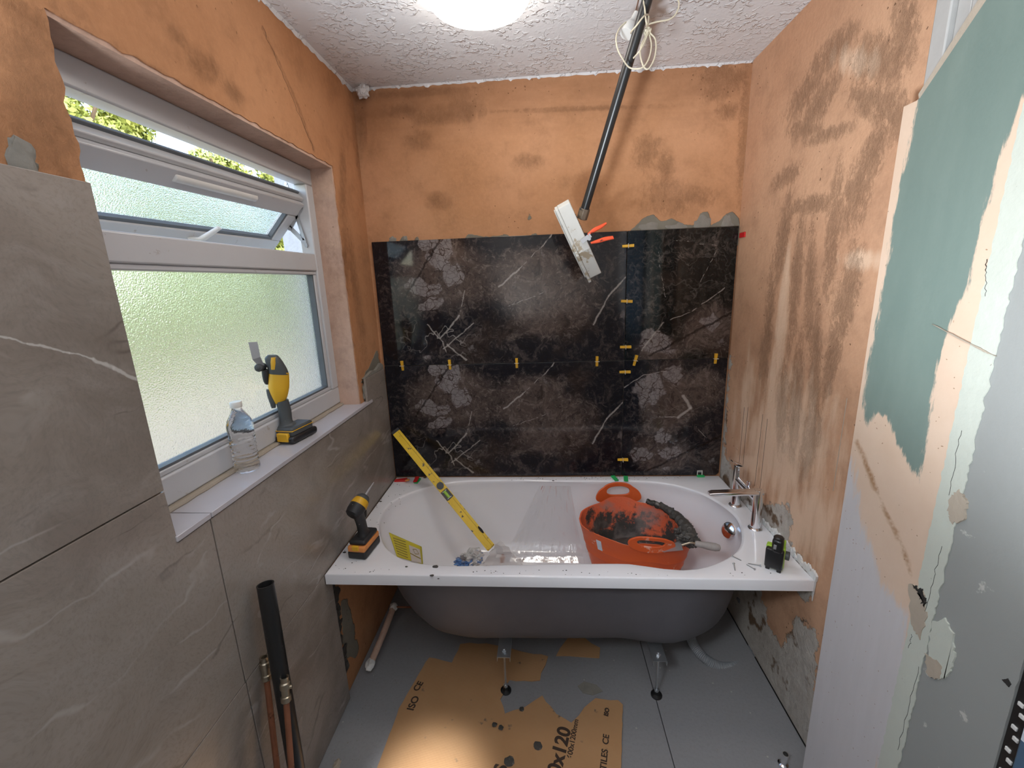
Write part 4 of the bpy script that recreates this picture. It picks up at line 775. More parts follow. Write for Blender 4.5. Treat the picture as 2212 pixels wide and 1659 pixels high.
# warning sticker inside the head end
def on_basin(p):                     # photo pixel -> basin surface at the head end
    from mathutils.bvhtree import BVHTree
    global _bvh
    try: _bvh
    except NameError: _bvh = BVHTree.FromPolygons([v.co[:] for v in bo.data.vertices], [tuple(q.vertices) for q in bo.data.polygons])
    M0 = bath.location; h = _bvh.ray_cast(Vector(CP), Vector(ray(p)).normalized()); return (h[0], h[1]) if h[0] is not None else (P(p, 2, 0.4), Vector((0, 0, 1)))
def decal(poly, m, name, parent, lift=0.0012, nx=10, ny=10):
    v = []; f = []; a, b_, c, d = [np.array(q, float) for q in poly]
    for j in range(ny + 1):
        for i in range(nx + 1):
            s, t_ = i / nx, j / ny; q = (a * (1 - s) + b_ * s) * (1 - t_) + (d * (1 - s) + c * s) * t_; h, nn = on_basin(q)
            w = (Vector(CP) - h).normalized(); v.append(h + w * lift)
    for j in range(ny):
        for i in range(nx): k = j * (nx + 1) + i; f.append((k, k + 1, k + nx + 2, k + nx + 1))
    o = pyd(name, v, f, m, parent, 60); s = o.modifiers.new('s', 'SOLIDIFY'); s.thickness = 0.0006; s.offset = 0; return o
stk = decal([(840, 1150), (911, 1181), (914, 1219), (858, 1203)], M_STICK, 'warning_sticker', bath, 0.003); stk['label'] = 'yellow care sticker with pale drawing boxes'
decal([(883, 1177), (907, 1187), (911, 1217), (889, 1213)], M_STICKW, 'sticker_drawing', stk, 0.0045)
decal([(886, 1194), (909, 1206), (909, 1208), (886, 1196)], M_STICKI, 'sticker_ink', stk, 0.0055, 6, 2)
for a_, b2 in [((892, 1186), (899, 1186)), ((899, 1186), (905, 1196)), ((905, 1196), (897, 1196)), ((897, 1196), (892, 1186))]: decal([a_, b2, (b2[0], b2[1] + 1.2), (a_[0], a_[1] + 1.2)], M_STICKI, 'sticker_ink', stk, 0.0055, 3, 1)
for k in range(7): decal([(849 + k * 1.6, 1161 + k * 5.6), (876 + k * 0.8, 1170 + k * 5.6), (876 + k * 0.8, 1171.6 + k * 5.6), (849 + k * 1.6, 1162.6 + k * 5.6)], M_STICKI, 'sticker_print', stk, 0.0045, 5, 1)
ov = P((1578, 1146), 2, 0.50); ov = Vector((1.535, -0.43, 0.535)); ovp = Vector(CP) + (on_basin((1578, 1146))[0] - Vector(CP)) * 0.992
M_ = frame(ovp, (-0.82, -0.42, 0.38)); obj('overflow_cover', lathe(bmesh.new(), [(0.030, -0.012), (0.030, 0.004), (0.0345, 0.008), (0.034, 0.014), (0.026, 0.018), (0.004, 0.020)], M_, 40), M_CHROME, bath)
# silicone and flaking paint along the wall side
fl = []
for k in range(46): fl.append(Vector((X1 - 0.004 + 0.004, -0.80 + k * 0.0125, ZR + 0.001)))
bm = bmesh.new(); random.seed(5)
for k in range(60):
    y = -0.805 + k * 0.0088; h_ = (0.012 + 0.022 * random.random()) * (1 if k < 36 else 0.7); w_ = 0.006; prism(bm, [Vector((XR - 0.001, y, ZR - 0.002)), Vector((XR - 0.001, y + w_ * 1.6, ZR - 0.002)), Vector((XR - 0.001, y + w_ * 1.3, ZR + h_)), Vector((XR - 0.001, y - 0.002, ZR + h_ * 0.7))], (-0.004 - 0.004 * random.random(), 0, 0))
o = obj('flaking_sealant', bm, M_PWHITE, rw, 0); o['kind'] = 'stuff'
obj('sealant_shard', prism(bmesh.new(), [Vector((1.6955, -0.803, 0.618)), Vector((1.6955, -0.785, 0.615)), Vector((1.6955, -0.797, 0.535))], (0.003, 0, 0)), M_PWHITE, rw, 0)
# mortar splashes on the deck
bm = bmesh.new(); random.seed(11)
big = [((941, 1224), 0.012), ((933, 1243), 0.008), ((947, 1250), 0.004), ((744, 1193), 0.007), ((822, 1083), 0.007), ((918, 1032), 0.009), ((845, 1086), 0.003), ((1195, 1038), 0.006), ((878, 1224), 0.005)]
for q, r_ in big: lump(bm, P(q, 2, ZR + 0.001), (r_, r_ * 0.6, r_ * 0.3), len(bm.verts), 0.3, 2)
for k in range(230):
    if k < 130: x = random.uniform(0.6, 1.5); y = random.uniform(-0.045, -0.004)
    elif k < 190: x = random.uniform(0.01, 0.12); y = random.uniform(-0.78, -0.02)
    else: x = random.uniform(0.05, 1.6); y = random.uniform(-0.79, -0.765)
    r_ = random.uniform(0.0008, 0.0028); lump(bm, (x, y, ZR + 0.0006), (r_, r_ * 0.8, r_ * 0.4), k, 0.3, 1)
sp_ = obj('mortar_splashes', bm, M_MORT); tagp(sp_, 'dark grey mortar crumbs and splashes scattered on the bath deck', 'mortar', kind='stuff')

# ------------------------------------------------------------------ bath filler tap
TA = P((1588, 1092), 2, ZR); TB = P((1631, 1142), 2, ZR); ZT = 0.772
tap = thing('bath_mixer_tap', (TA + TB) / 2, 'chrome two-pillar bath filler tap on the right end of the bath', 'tap')
for i, (b_, zt) in enumerate(((TA, 0.812), (TB, 0.790))):
    obj('pillar', lathe(bmesh.new(), [(0.027, 0), (0.027, 0.004), (0.024, 0.008), (0.0185, 0.010), (0.0185, zt - ZR - 0.004), (0.017, zt - ZR)], Matrix.Translation(b_), 36), M_CHROME, tap)
zb = 0.748; A = Vector((TA.x, TA.y, zb)); B = Vector((TB.x, TB.y, zb - 0.004))
obj('cross_bar', cyl(bmesh.new(), A, B, 0.0150, n=28), M_CHROME, tap)
dv = (A + B) / 2; obj('diverter_knob', lathe(bmesh.new(), [(0.007, 0), (0.007, 0.012), (0.009, 0.014), (0.009, 0.028), (0.006, 0.030)], Matrix.Translation(dv + Vector((0.006, 0.0, 0.006))), 24), M_CHROME, tap)
sp0 = Vector((TB.x + 0.012, TB.y, 0.782)); sp1 = P((1531, 1079), 1, TB.y - 0.0); sp1 = Vector((sp1.x, TB.y + 0.005, 0.772))
bm = bmesh.new(); loft(bm, [(sp0, Vector((0, 0.0180, 0)), 0.009), (sp0.lerp(sp1, 0.3), Vector((0, 0.0180, 0)), 0.009), (sp0.lerp(sp1, 0.93), Vector((0, 0.0175, 0)), 0.0085), (sp1, Vector((0, 0.014, 0)), 0.005)], (0, 0, 1), 24, 4); obj('spout', bm, M_CHROME, tap)
l0 = Vector((TA.x + 0.014, TA.y, 0.813)); l1 = Vector((TA.x - 0.030, TA.y + 0.002, 0.832)); bm = bmesh.new(); loft(bm, [(l0, Vector((0, 0.0140, 0)), 0.003), (l0.lerp(l1, 0.5), Vector((0, 0.013, 0)), 0.0028), (l1, Vector((0, 0.011, 0)), 0.0022)], (0.3, 0, 1), 20, 4); obj('lever', bm, M_CHROME, tap)

# ------------------------------------------------------------------ tile-levelling wedges
def wedge(c, along, nrm, label, name='tile_wedge', m=None, L=0.052, group='yellow levelling wedges on the dark tiles', first=[None]):
    t = thing(name, c, label, 'wedge', group); M_ = frame(c, along, nrm)     # local x = away from wall
    bm = bmesh.new(); h = L / 2; vs = [(0, -.0065, -h), (0, .0065, -h), (0, .0065, h), (0, -.0065, h), (0.004, -.0050, -h), (0.004, .0050, -h), (0.013, .0065, h), (0.013, -.0065, h)]
    v = [bm.verts.new(M_ @ Vector(a)) for a in vs]
    for f in ((0, 1, 2, 3), (4, 5, 6, 7), (0, 1, 5, 4), (1, 2, 6, 5), (2, 3, 7, 6), (3, 0, 4, 7)): bm.faces.new([v[i] for i in f])
    obj('wedge_body', bm, m or M_WEDGE, t, 0, bevel=0.0009)
    bm = bmesh.new(); box(bm, (-0.001, -0.0105, -0.0008), (0.016, -0.008, 0.0008), M_); box(bm, (-0.001, 0.008, -0.0008), (0.016, 0.0105, 0.0008), M_); box(bm, (0.0115, -0.0105, -0.0008), (0.0155, 0.0105, 0.0008), M_); obj('clip', bm, M_CLIP, t); return t
JZ = 1.2286; JX = 1.2003
names_h = ['upright yellow wedge nearest the left wall on the long tile joint', 'upright yellow wedge second from the left wall on the long tile joint', 'upright yellow wedge at the middle of the long tile joint', 'upright yellow wedge just left of the joint crossing', 'leaning yellow wedge just right of the joint crossing', 'upright yellow wedge at the right end of the tile joint']
for (q, lab) in zip([(868, 789), (971, 788), (1116, 784), (1290, 780), (1373, 778), (1547, 777)], names_h):
    x = P(q, 1, -0.01).x; al = (0, 0, 1) if 'leaning' not in lab else (0.22, 0, 1); wedge(Vector((x, 0.0, JZ)), al, (0, -1, 0), lab, L=0.054 if 'leaning' in lab else 0.05)
names_v = ['horizontal yellow wedge topmost on the vertical joint, below the floodlight', 'horizontal yellow wedge halfway up the upper tiles', 'horizontal yellow wedge just above the joint crossing', 'horizontal yellow wedge just below the joint crossing', 'lowest horizontal yellow wedge, above the orange tub']
for i, (q, lab) in enumerate(zip([(1357, 531), (1353, 651), (1351, 750), (1351, 804), (1344, 994)], names_v)):
    z = P(q, 1, -0.01).z; wedge(Vector((JX + 0.004, 0.0, z)), (1, 0, [0.02, -0.05, 0.02, 0.03, 0.04][i]), (0, -1, 0), lab)
rwd = obj('tile_wedge', bx((-0.0, 0, 0), (0.006, 0.05, 0.021)), M_REDP, None, 0, bevel=0.001); rwd.location = (XR - 0.0065, -0.058, 1.777); rwd.rotation_euler = (0, 0, 0); tagp(rwd, 'flat red plastic wedge stuck to the right wall at the tile top', 'wedge')
def flatwedge(c, al, up, L, w, h0, h1, m, lab, cat='wedge', name='tile_wedge', nm=None):
    M_ = frame(c, al, up); bm = bmesh.new(); h = L / 2; v = [bm.verts.new(M_ @ Vector(a)) for a in [(0, -w, -h), (0, w, -h), (0, w, h), (0, -w, h), (h0, -w, -h), (h0, w, -h), (h1, w, h), (h1, -w, h)]]
    for f in ((0, 1, 2, 3), (4, 5, 6, 7), (0, 1, 5, 4), (1, 2, 6, 5), (2, 3, 7, 6), (3, 0, 4, 7)): bm.faces.new([v[i] for i in f])
    o = obj(name, bm, m, None, 0, bevel=0.001); return tagp(o, lab, cat)
flatwedge(P((866, 1039), 2, ZR), (1, 0.05, 0), (0, 0, 1), 0.065, 0.012, 0.006, 0.013, M_REDP, 'red wedge lying by the left wall in the far bath corner')
flatwedge(P((880, 1038), 2, ZR + 0.013) , (1, 0.1, 0), (0, 0, 1), 0.022, 0.008, 0.004, 0.007, M_ORANGE, 'small orange wedge lying on the red wedge in the bath corner')
flatwedge(P((902, 1040), 2, ZR), (0.1, 1, 0), (0, 0, 1), 0.05, 0.010, 0.004, 0.009, M_GRN, 'green wedge under a red one, beside the spirit level')
flatwedge(P((899, 1037), 2, ZR + 0.009), (0.05, 1, 0.1), (0, 0, 1), 0.045, 0.010, 0.003, 0.009, M_REDP, 'red wedge on top of the green one beside the spirit level')
flatwedge(P((1328, 1034), 2, ZR), (-0.25, 1, 0), (0, 0, 1), 0.055, 0.011, 0.002, 0.006, M_GRN, 'green wedge left of the joint, behind the orange tub handle')
flatwedge(P((1352, 1035), 2, ZR), (0.15, 1, 0), (0, 0, 1), 0.055, 0.011, 0.002, 0.006, M_GRN, 'green wedge right of the joint, behind the orange tub handle')
gc_ = thing('levelling_clip', P((1508, 1024), 2, ZR), 'green-footed clear levelling clip under the right dark tile', 'clip')
c0 = Vector((gc_.location.x, -0.006, ZR)); bm = bmesh.new()
for a, b_ in [((-0.014, 0, 0.004), (-0.011, 0.004, 0.030)), ((0.009, 0, 0.004), (0.012, 0.004, 0.030)), ((-0.014, 0, 0.028), (0.012, 0.004, 0.031)), ((-0.014, 0, 0.022), (0.012, 0.002, 0.024))]: box(bm, a, b_, Matrix.Translation(c0))
obj('clip_frame', bm, M_CLIP, gc_); obj('clip_foot', bx((-0.016, -0.014, 0), (0.020, 0.004, 0.007), Matrix.Translation(c0)), M_GRN, gc_, bevel=0.001)

# ------------------------------------------------------------------ spirit level
a = Vector((0.040, -0.030, 0.905)); a = P((853, 930), 1, -0.035); b_ = P((1063, 1186), 1, -0.335); ax_ = (b_ - a).normalized()
lv = thing('spirit_level', b_, 'mortar-spotted yellow spirit level leaning in the bath against the tile corner', 'level')
tocam = (Vector(CP) - (a + b_) / 2).normalized(); M_ = frame(a, ax_, tocam); L = (b_ - a).length
# local x towards camera (face), y across
bm = bmesh.new(); hw, tk = 0.021, 0.011
gaps = [(0.36 * L, 0.41 * L)]
obj('body', bx((-tk, -hw, 0.012), (tk, hw, L - 0.006), M_), M_LVL, lv, bevel=0.003)
obj('rib', bx((tk, -hw, 0.02), (tk + 0.003, -hw + 0.012, L - 0.01), M_), M_LVL, lv, bevel=0.001); obj('rib', bx((tk, hw - 0.010, 0.02), (tk + 0.003, hw, L - 0.01), M_), M_LVL, lv, bevel=0.001)
obj('end_cap', bx((-tk - 0.001, -hw - 0.001, 0), (tk + 0.002, hw + 0.001, 0.016), M_), M_BLK, lv, bevel=0.002)
kk = PN((968, 1069), (a + b_) / 2, tocam); zz_ = (kk - a).dot(ax_)
obj('vial_housing', bx((tk, -0.018, zz_ - 0.026), (tk + 0.0045, 0.020, zz_ + 0.026), M_), M_BLKP, lv, bevel=0.001)
bm = cyl(bmesh.new(), M_ @ Vector((tk + 0.005, 0.002, zz_ - 0.020)), M_ @ Vector((tk + 0.005, 0.002, zz_ + 0.020)), 0.0075, n=20); obj('bubble_vial', bm, M_VIAL, lv)
for s_ in (-0.021, 0.019): obj('vial_cap', bx((tk + 0.004, -0.010, zz_ + s_), (tk + 0.0085, 0.012, zz_ + s_ + 0.003), M_), M_WHT, lv)
k2 = (PN((952, 1050), (a + b_) / 2, tocam) - a).dot(ax_); obj('end_vial', cyl(bmesh.new(), M_ @ Vector((tk, 0.0, k2)), M_ @ Vector((tk + 0.004, 0.0, k2)), 0.018, n=30), M_GREYP, lv)
k3 = (PN((1044, 1144), (a + b_) / 2, tocam) - a).dot(ax_); bm = bmesh.new(); loft(bm, [(M_ @ Vector((tk + 0.0005, -0.016, k3)), ax_ * 0.022, 0.006), (M_ @ Vector((tk + 0.004, -0.016, k3)), ax_ * 0.021, 0.0055)], M_.to_3x3() @ Vector((0, 1, 0)), 20, 2); obj('hand_slot', bm, M_DRK, lv)

# ------------------------------------------------------------------ impact driver on the bath
dr = thing('impact_driver', (0.095, -0.66, ZR), 'yellow and black impact driver standing on its orange battery, left on the bath', 'drill')
Md = Matrix.Translation((0.095, -0.658, ZR)) @ Matrix.Rotation(math.radians(-6), 4, 'Z')
obj('battery', bx((-0.037, -0.060, 0.002), (0.037, 0.062, 0.034), Md), M_BLK, dr, bevel=0.007)
obj('battery_top', bx((-0.035, -0.060, 0.030), (0.035, 0.062, 0.054), Md), M_ORANGE, dr, bevel=0.006)
obj('battery_latch', bx((-0.013, -0.066, 0.040), (0.013, -0.055, 0.060), Md), M_YEL, dr, bevel=0.003)
bm = bmesh.new(); obj('base', bx((-0.034, -0.050, 0.052), (0.034, 0.056, 0.072), Md), M_BLK, dr, bevel=0.009)
def dl(v): return Md @ Vector(v)
up = Vector((1, 0, 0))
bm = bmesh.new(); loft(bm, [(dl((0, 0.008, 0.066)), dl((0, 1, 0)) * 0 + Vector((0, 0.034, 0)), 0.024), (dl((0, 0.004, 0.085)), Vector((0, 0.024, 0)), 0.0175), (dl((0, 0.000, 0.115)), Vector((0, 0.022, 0)), 0.0165), (dl((0, -0.008, 0.150)), Vector((0, 0.024, 0)), 0.017), (dl((0, -0.012, 0.172)), Vector((0, 0.028, 0)), 0.019)], (1, 0, 0), 22, 2.4, 3); obj('handle', bm, M_BLK, dr)
R0 = P((764, 1108), 2, ZR + 0.176); R1 = P((789, 1070), 2, ZR + 0.215); dd = (R1 - R0); 
if dd.length > 0.3: dd = dd.normalized() * 0.17
R1 = R0 + dd; dh = dd.normalized(); M2 = frame(R0, dh)
obj('motor_housing', lathe(bmesh.new(), [(0.020, -0.014), (0.028, -0.008), (0.0315, 0.006), (0.0325, dd.length * 0.38)], M2, 30), M_BLK, dr)
obj('body', lathe(bmesh.new(), [(0.0315, dd.length * 0.30), (0.033, dd.length * 0.45), (0.031, dd.length * 0.62), (0.0275, dd.length * 0.74)], M2, 30), M_YEL, dr)
obj('nose', lathe(bmesh.new(), [(0.0285, dd.length * 0.72), (0.0275, dd.length * 0.82), (0.018, dd.length * 0.97), (0.010, dd.length * 1.0)], M2, 30), M_GREYP, dr)
obj('driver_bit', lathe(bmesh.new(), [(0.0045, dd.length), (0.0045, dd.length + 0.03), (0.0028, dd.length + 0.045), (0.0028, dd.length + 0.055), (0.001, dd.length + 0.062)], M2, 10), M_STEEL, dr)
obj('trigger', bx((-0.009, 0.020, 0.130), (0.009, 0.036, 0.158), Md), M_BLKP, dr, bevel=0.004)

# ------------------------------------------------------------------ cordless multi-tool on the sill
ms_ = thing('oscillating_multitool', (-0.074, -0.72, 1.109), 'yellow and grey cordless multi-tool standing on the window sill', 'power tool')
MM = Matrix.Translation((-0.068, -0.715, 1.109)) @ Matrix.Rotation(math.radians(-9), 4, 'Z')
obj('battery', bx((-0.037, -0.070, 0.002), (0.037, 0.062, 0.028), MM), M_BLKP, ms_, bevel=0.009)
obj('battery_upper', bx((-0.032, -0.062, 0.024), (0.032, 0.046, 0.056), MM), M_GREYP, ms_, bevel=0.007)
obj('battery_button', bx((-0.024, -0.073, 0.010), (0.020, -0.058, 0.040), MM), M_YEL, ms_, bevel=0.003)
obj('trim_line', bx((-0.033, -0.063, 0.044), (0.033, 0.047, 0.047), MM), M_YEL, ms_, bevel=0.001)
pc = MM @ Vector((0, 0, 0.05)); nv = Vector(CP) - pc; nv.z = 0; nv.normalize()
def Q(p): return PN(p, pc, nv)
def seclist(L_): return [((Q(l) + Q(r)) / 2, (Q(r) - Q(l)) / 2, d) for l, r, d in L_]
bm = bmesh.new(); loft(bm, seclist([((590, 934), (644, 918), 0.030), ((598, 922), (638, 911), 0.026), ((604, 914), (632, 907), 0.019), ((600, 886), (629, 884), 0.018), ((595, 868), (623, 862), 0.020)]), nv, 22, 2.4, 3); obj('grip', bm, M_GREYP, ms_)
bm = bmesh.new(); loft(bm, seclist([((594, 872), (618, 862), 0.016), ((586, 856), (621, 856), 0.0225), ((579, 836), (625, 836), 0.025), ((580, 812), (625, 815), 0.0255), ((582, 800), (624, 804), 0.025)]), nv, 22, 2.6, 3); obj('body', bm, M_YEL, ms_)
bm = bmesh.new(); loft(bm, seclist([((580, 806), (624.5, 808), 0.0262), ((577, 794), (620, 796), 0.027), ((573, 782), (613, 784), 0.026), ((572, 773), (606, 774), 0.022), ((578, 767), (599, 767), 0.013)]), nv, 22, 2.6, 3); obj('gear_head', bm, M_GREYP, ms_)
bm = bmesh.new(); loft(bm, seclist([((584, 796), (597, 796), 0.0285), ((582, 780), (598, 782), 0.0285), ((584, 771), (596, 770), 0.024)]), nv, 18, 3, 2); obj('head_panel', bm, M_YEL, ms_)
bm = bmesh.new(); loft(bm, seclist([((575, 842), (588, 840), 0.010), ((577, 855), (592, 855), 0.012), ((583, 872), (596, 870), 0.012), ((586, 881), (596, 880), 0.009)]), nv, 16, 3, 2); obj('trigger', bm, M_GREYP, ms_)
bm = bmesh.new(); loft(bm, seclist([((565, 800), (582, 797), 0.016), ((566, 812), (581, 812), 0.014), ((569, 824), (582, 826), 0.012), ((573, 830), (580, 830), 0.007)]), nv, 16, 2.4, 2); obj('release_lever', bm, M_BLK, ms_)
hb = Q((561, 793)); hd_ = (nv + Vector((-0.15, -0.35, 0.1))).normalized(); bm = lathe(bmesh.new(), [(0.0135, -0.030), (0.0135, 0.010), (0.011, 0.014), (0.006, 0.015), (0.006, 0.019), (0.003, 0.02)], frame(hb + nv * 0.008, hd_), 28); obj('blade_clamp', bm, M_GREYP, ms_)
bm = bmesh.new(); prism(bm, [Q((537, 738)) + nv * 0.02, Q((556.5, 737)) + nv * 0.02, Q((563, 769)) + nv * 0.02, Q((546, 775)) + nv * 0.02], nv * 0.0016); prism(bm, [Q((546, 775)) + nv * 0.02, Q((563, 769)) + nv * 0.02, Q((571, 788)) + nv * 0.012, Q((556, 786)) + nv * 0.016], nv * 0.0016); obj('saw_blade', bm, M_STEEL, ms_, 0)

# ------------------------------------------------------------------ water bottle
bc = P((536, 1014), 2, 1.109); bc = Vector((bc.x, bc.y, 1.109)); bt = thing('water_bottle', bc, 'clear crinkled plastic bottle of water on the window sill', 'bottle')
prof = [(0.020, 0.004), (0.029, 0.0005), (0.033, 0.006), (0.034, 0.016)]
for k in range(7): prof += [(0.0315, 0.024 + k * 0.012), (0.034, 0.030 + k * 0.012)]
prof += [(0.033, 0.112), (0.0345, 0.122), (0.034, 0.138), (0.030, 0.155), (0.022, 0.170), (0.0145, 0.182), (0.0125, 0.188), (0.0125, 0.194)]
bm = lathe(bmesh.new(), prof, Matrix.Translation(bc), 30); 
for v in bm.verts:
    l = v.co - bc; k = 1 + 0.05 * mnoise.noise(v.co * 45) ; v.co = bc + Vector((l.x * k, l.y * k, l.z))
obj('bottle_body', bm, M_BOTTLE, bt, 40)
bm = lathe(bmesh.new(), [(0.0150, 0.192), (0.0155, 0.194), (0.0155, 0.207), (0.0145, 0.2085)], Matrix.Translation(bc), 30); obj('bottle_cap', bm, M_CLIP, bt)

# ------------------------------------------------------------------ orange tub
TC = Vector((1.182, -0.392, 0.252)); tb = thing('flexible_tub', TC, 'orange flexible builder\'s tub with two loop handles, full of mortar, standing in the bath', 'bucket')
HB = P((1336, 1058), 2, 0.625); HF = P((1411, 1168), 2, 0.625); hdir = (HB - HF); hdir.z = 0; hang = math.atan2(hdir.y, hdir.x)
NT = 96
rp_ = [P(q, 2, 0.548) for q in [(1248, 1117), (1256, 1098), (1290, 1083), (1336, 1077), (1385, 1081), (1430, 1092), (1465, 1109), (1490, 1134), (1502, 1158), (1487, 1176), (1440, 1184), (1400, 1183), (1352, 1175), (1322, 1165), (1281, 1149), (1254, 1132)]]
tc_ = sum(rp_, Vector()) / len(rp_); TC = Vector((tc_.x, tc_.y, TC.z)); tb.location = TC
rp_ = spline(rp_ + [rp_[0]], 6)[:-1]; pr_ = sorted(((math.atan2(p.y - TC.y, p.x - TC.x) % (2 * PI), math.hypot(p.x - TC.x, p.y - TC.y)) for p in rp_)); RTH = [a for a, b_ in pr_]; RRR = [b_ for a, b_ in pr_]
def rim_pt(th, s=1.0, z=None):
    d = abs((th - hang + PI / 2) % PI - PI / 2); bump_ = math.exp(-(d / 0.33) ** 4)
    r = float(np.interp(th % (2 * PI), RTH, RRR, period=2 * PI))
    zt = 0.300 + 0.012 * bump_ - 0.012 * (1 - bump_); zz = zt if z is None else z; k = 0.66 + 0.34 * (zz / 0.31) ** 0.9
    return Vector((TC.x + r * s * k * math.cos(th), TC.y + r * s * k * math.sin(th), TC.z + zz)), zt
def tubring(f, s=1.0): return [rim_pt(2 * PI * i / NT, s, rim_pt(2 * PI * i / NT)[1] * f)[0] for i in range(NT)]
outr = [tubring(f) for f in (0.0, 0.03, 0.2, 0.4, 0.55, 0.552, 0.56, 0.7, 0.702, 0.71, 0.85, 0.95, 1.0)]
outr[5] = tubring(0.552, 1.008); outr[8] = tubring(0.702, 1.008)
v = [p for r in outr for p in r]; f = []
for j in range(len(outr) - 1):
    for i in range(NT): f.append((j * NT + i, j * NT + (i + 1) % NT, (j + 1) * NT + (i + 1) % NT, (j + 1) * NT + i))
f.append(tuple(range(NT))[::-1]); pyd('tub_body', [p - TC for p in v], f, M_TUB, tb, 50, local=True)
inr = [tubring(f_, 0.975) for f_ in (1.0, 0.97, 0.85, 0.7, 0.5, 0.3, 0.2)]
v = [p for r in [outr[-1]] + inr for p in r]; f = []
for j in range(len(inr)):
    for i in range(NT): f.append((j * NT + i, j * NT + (i + 1) % NT, (j + 1) * NT + (i + 1) % NT, (j + 1) * NT + i))
pyd('tub_lining', [p - TC for p in v], f, M_TUBIN, tb, 50, local=True)['label'] = 'mortar-smeared inside wall'
def arch(side, ia, ib, zc, oa, ob, low, fl, nm='handle'):
    th0 = hang + side * PI; n_ = 56; fr = []; 
    def at_(sx, z, dr):
        p, zt = rim_pt(th0 + sx / 0.19, 1.0, 0.30); d = Vector((math.cos(th0), math.sin(th0), 0)); return p + d * (dr + 0.10 * max(0, z)) + Vector((0, 0, z))
    R_ = [[], [], [], []]
    for q in range(n_):
        a = 2 * PI * q / n_; c_, s_ = math.cos(a), math.sin(a); sg = lambda v, e: math.copysign(abs(v) ** e, v)
        ix_, iz_ = ia * sg(c_, 0.8), zc + ib * sg(s_, 0.8)
        ox_, oz_ = (oa * (1.0 + fl * max(0, 0.5 - s_)) * sg(c_, 0.85), zc + (ob * sg(s_, 0.85) if s_ > 0 else low * s_))
        R_[0].append(at_(ix_, iz_, -0.0045)); R_[1].append(at_(ix_ , iz_, 0.0045)); R_[2].append(at_(ox_, oz_, 0.0045)); R_[3].append(at_(ox_, oz_, -0.0045))
    v = [p for r in R_ for p in r]; f = [(k * n_ + i, k * n_ + (i + 1) % n_, ((k + 1) % 4) * n_ + (i + 1) % n_, ((k + 1) % 4) * n_ + i) for k in range(4) for i in range(n_)]
    o = pyd(nm, v, f, M_TUB, tb, 40); b_ = o.modifiers.new('b', 'BEVEL'); b_.width = 0.003; b_.segments = 3; return o
arch(0, 0.048, 0.022, 0.040, 0.070, 0.042, 0.062, 0.55); arch(1, 0.052, 0.014, 0.016, 0.074, 0.031, 0.045, 0.35)
# paper label on the tub
th = 3.55; p0, _ = rim_pt(th, 1.006, 0.26); q0, _ = rim_pt(th + 0.12, 1.006, 0.26); p1, _ = rim_pt(th, 1.006, 0.21); q1, _ = rim_pt(th + 0.12, 1.006, 0.21)
o = pyd('tub_label', [p0, q0, q1, p1], [(0, 1, 2, 3)], M_PAPER, tb, 0); s_ = o.modifiers.new('s', 'SOLIDIFY'); s_.thickness = 0.001
mo = obj('mortar_in_tub', lump(bmesh.new(), TC + Vector((0.0, 0.01, 0.13)), (0.165, 0.105, 0.055), 4, 0.22, 4, 2.4), M_MORT); tagp(mo, 'dark wet tile mortar lying in the orange tub', 'mortar', kind='stuff')
bm = bmesh.new(); random.seed(3)
hp_ = spline([P(q, 2, z) for q, z in [((1396, 1083), 0.585), ((1425, 1092), 0.583), ((1450, 1106), 0.580), ((1470, 1124), 0.578), ((1484, 1143), 0.574), ((1492, 1160), 0.570), ((1482, 1172), 0.560)]], 8)
tube(bm, hp_, [0.010 + 0.016 * min(1, i / 30) + 0.004 * mnoise.noise(Vector((i * 0.6, 0, 0))) for i in range(len(hp_))], 18)
for v in bm.verts: v.co += Vector([mnoise.fractal(v.co * 60 + Vector((9 * a, 0, 0)), 0.8, 2, 4) * 0.006 for a in range(3)])
for k, q in enumerate([(1482, 1160), (1488, 1168), (1499, 1170), (1474, 1166), (1470, 1150)]): lump(bm, P(q, 2, 0.568 - 0.002 * k), (0.022, 0.020, 0.020), k + 2, 0.6, 4, 2.6)
mo = obj('mortar_heap', bm, M_MORT); tagp(mo, 'thick ridge of dark mortar scraped over the right rim of the orange tub', 'mortar', kind='stuff')
# trowel
ta = P((1490, 1172), 2, 0.575); tb1 = P((1556, 1184), 2, 0.560); tr_ = thing('trowel', ta, 'mortar-caked trowel, its pale handle sticking out of the orange tub', 'trowel')
dx_ = (tb1 - ta).normalized(); Lh = (tb1 - ta).length; M3 = frame(ta, dx_)
obj('handle', lathe(bmesh.new(), [(0.008, 0.02), (0.012, 0.028), (0.0125, 0.05), (0.0155, Lh * 0.6), (0.0155, Lh * 0.85), (0.012, Lh * 0.97), (0.006, Lh)], M3, 24), M_HANDLE, tr_)
obj('tang', tube(bmesh.new(), [ta + dx_ * 0.03, ta + dx_ * 0.005, ta - dx_ * 0.012 + Vector((0, 0, -0.008)), ta - dx_ * 0.03 + Vector((0, 0, -0.018))], 0.0045, 10, 4), M_NICK, tr_)
bl = ta - dx_ * 0.03 + Vector((0, 0, -0.02)); sd_ = dx_.cross(Vector((0, 0, 1))).normalized(); obj('blade', prism(bmesh.new(), [bl + sd_ * 0.03, bl - sd_ * 0.03, bl - dx_ * 0.07 - sd_ * 0.02 + Vector((0, 0, -0.03)), bl - dx_ * 0.1 + Vector((0, 0, -0.045)), bl - dx_ * 0.07 + sd_ * 0.02 + Vector((0, 0, -0.03))], (0, 0, -0.0015)), M_STEEL, tr_, 0)

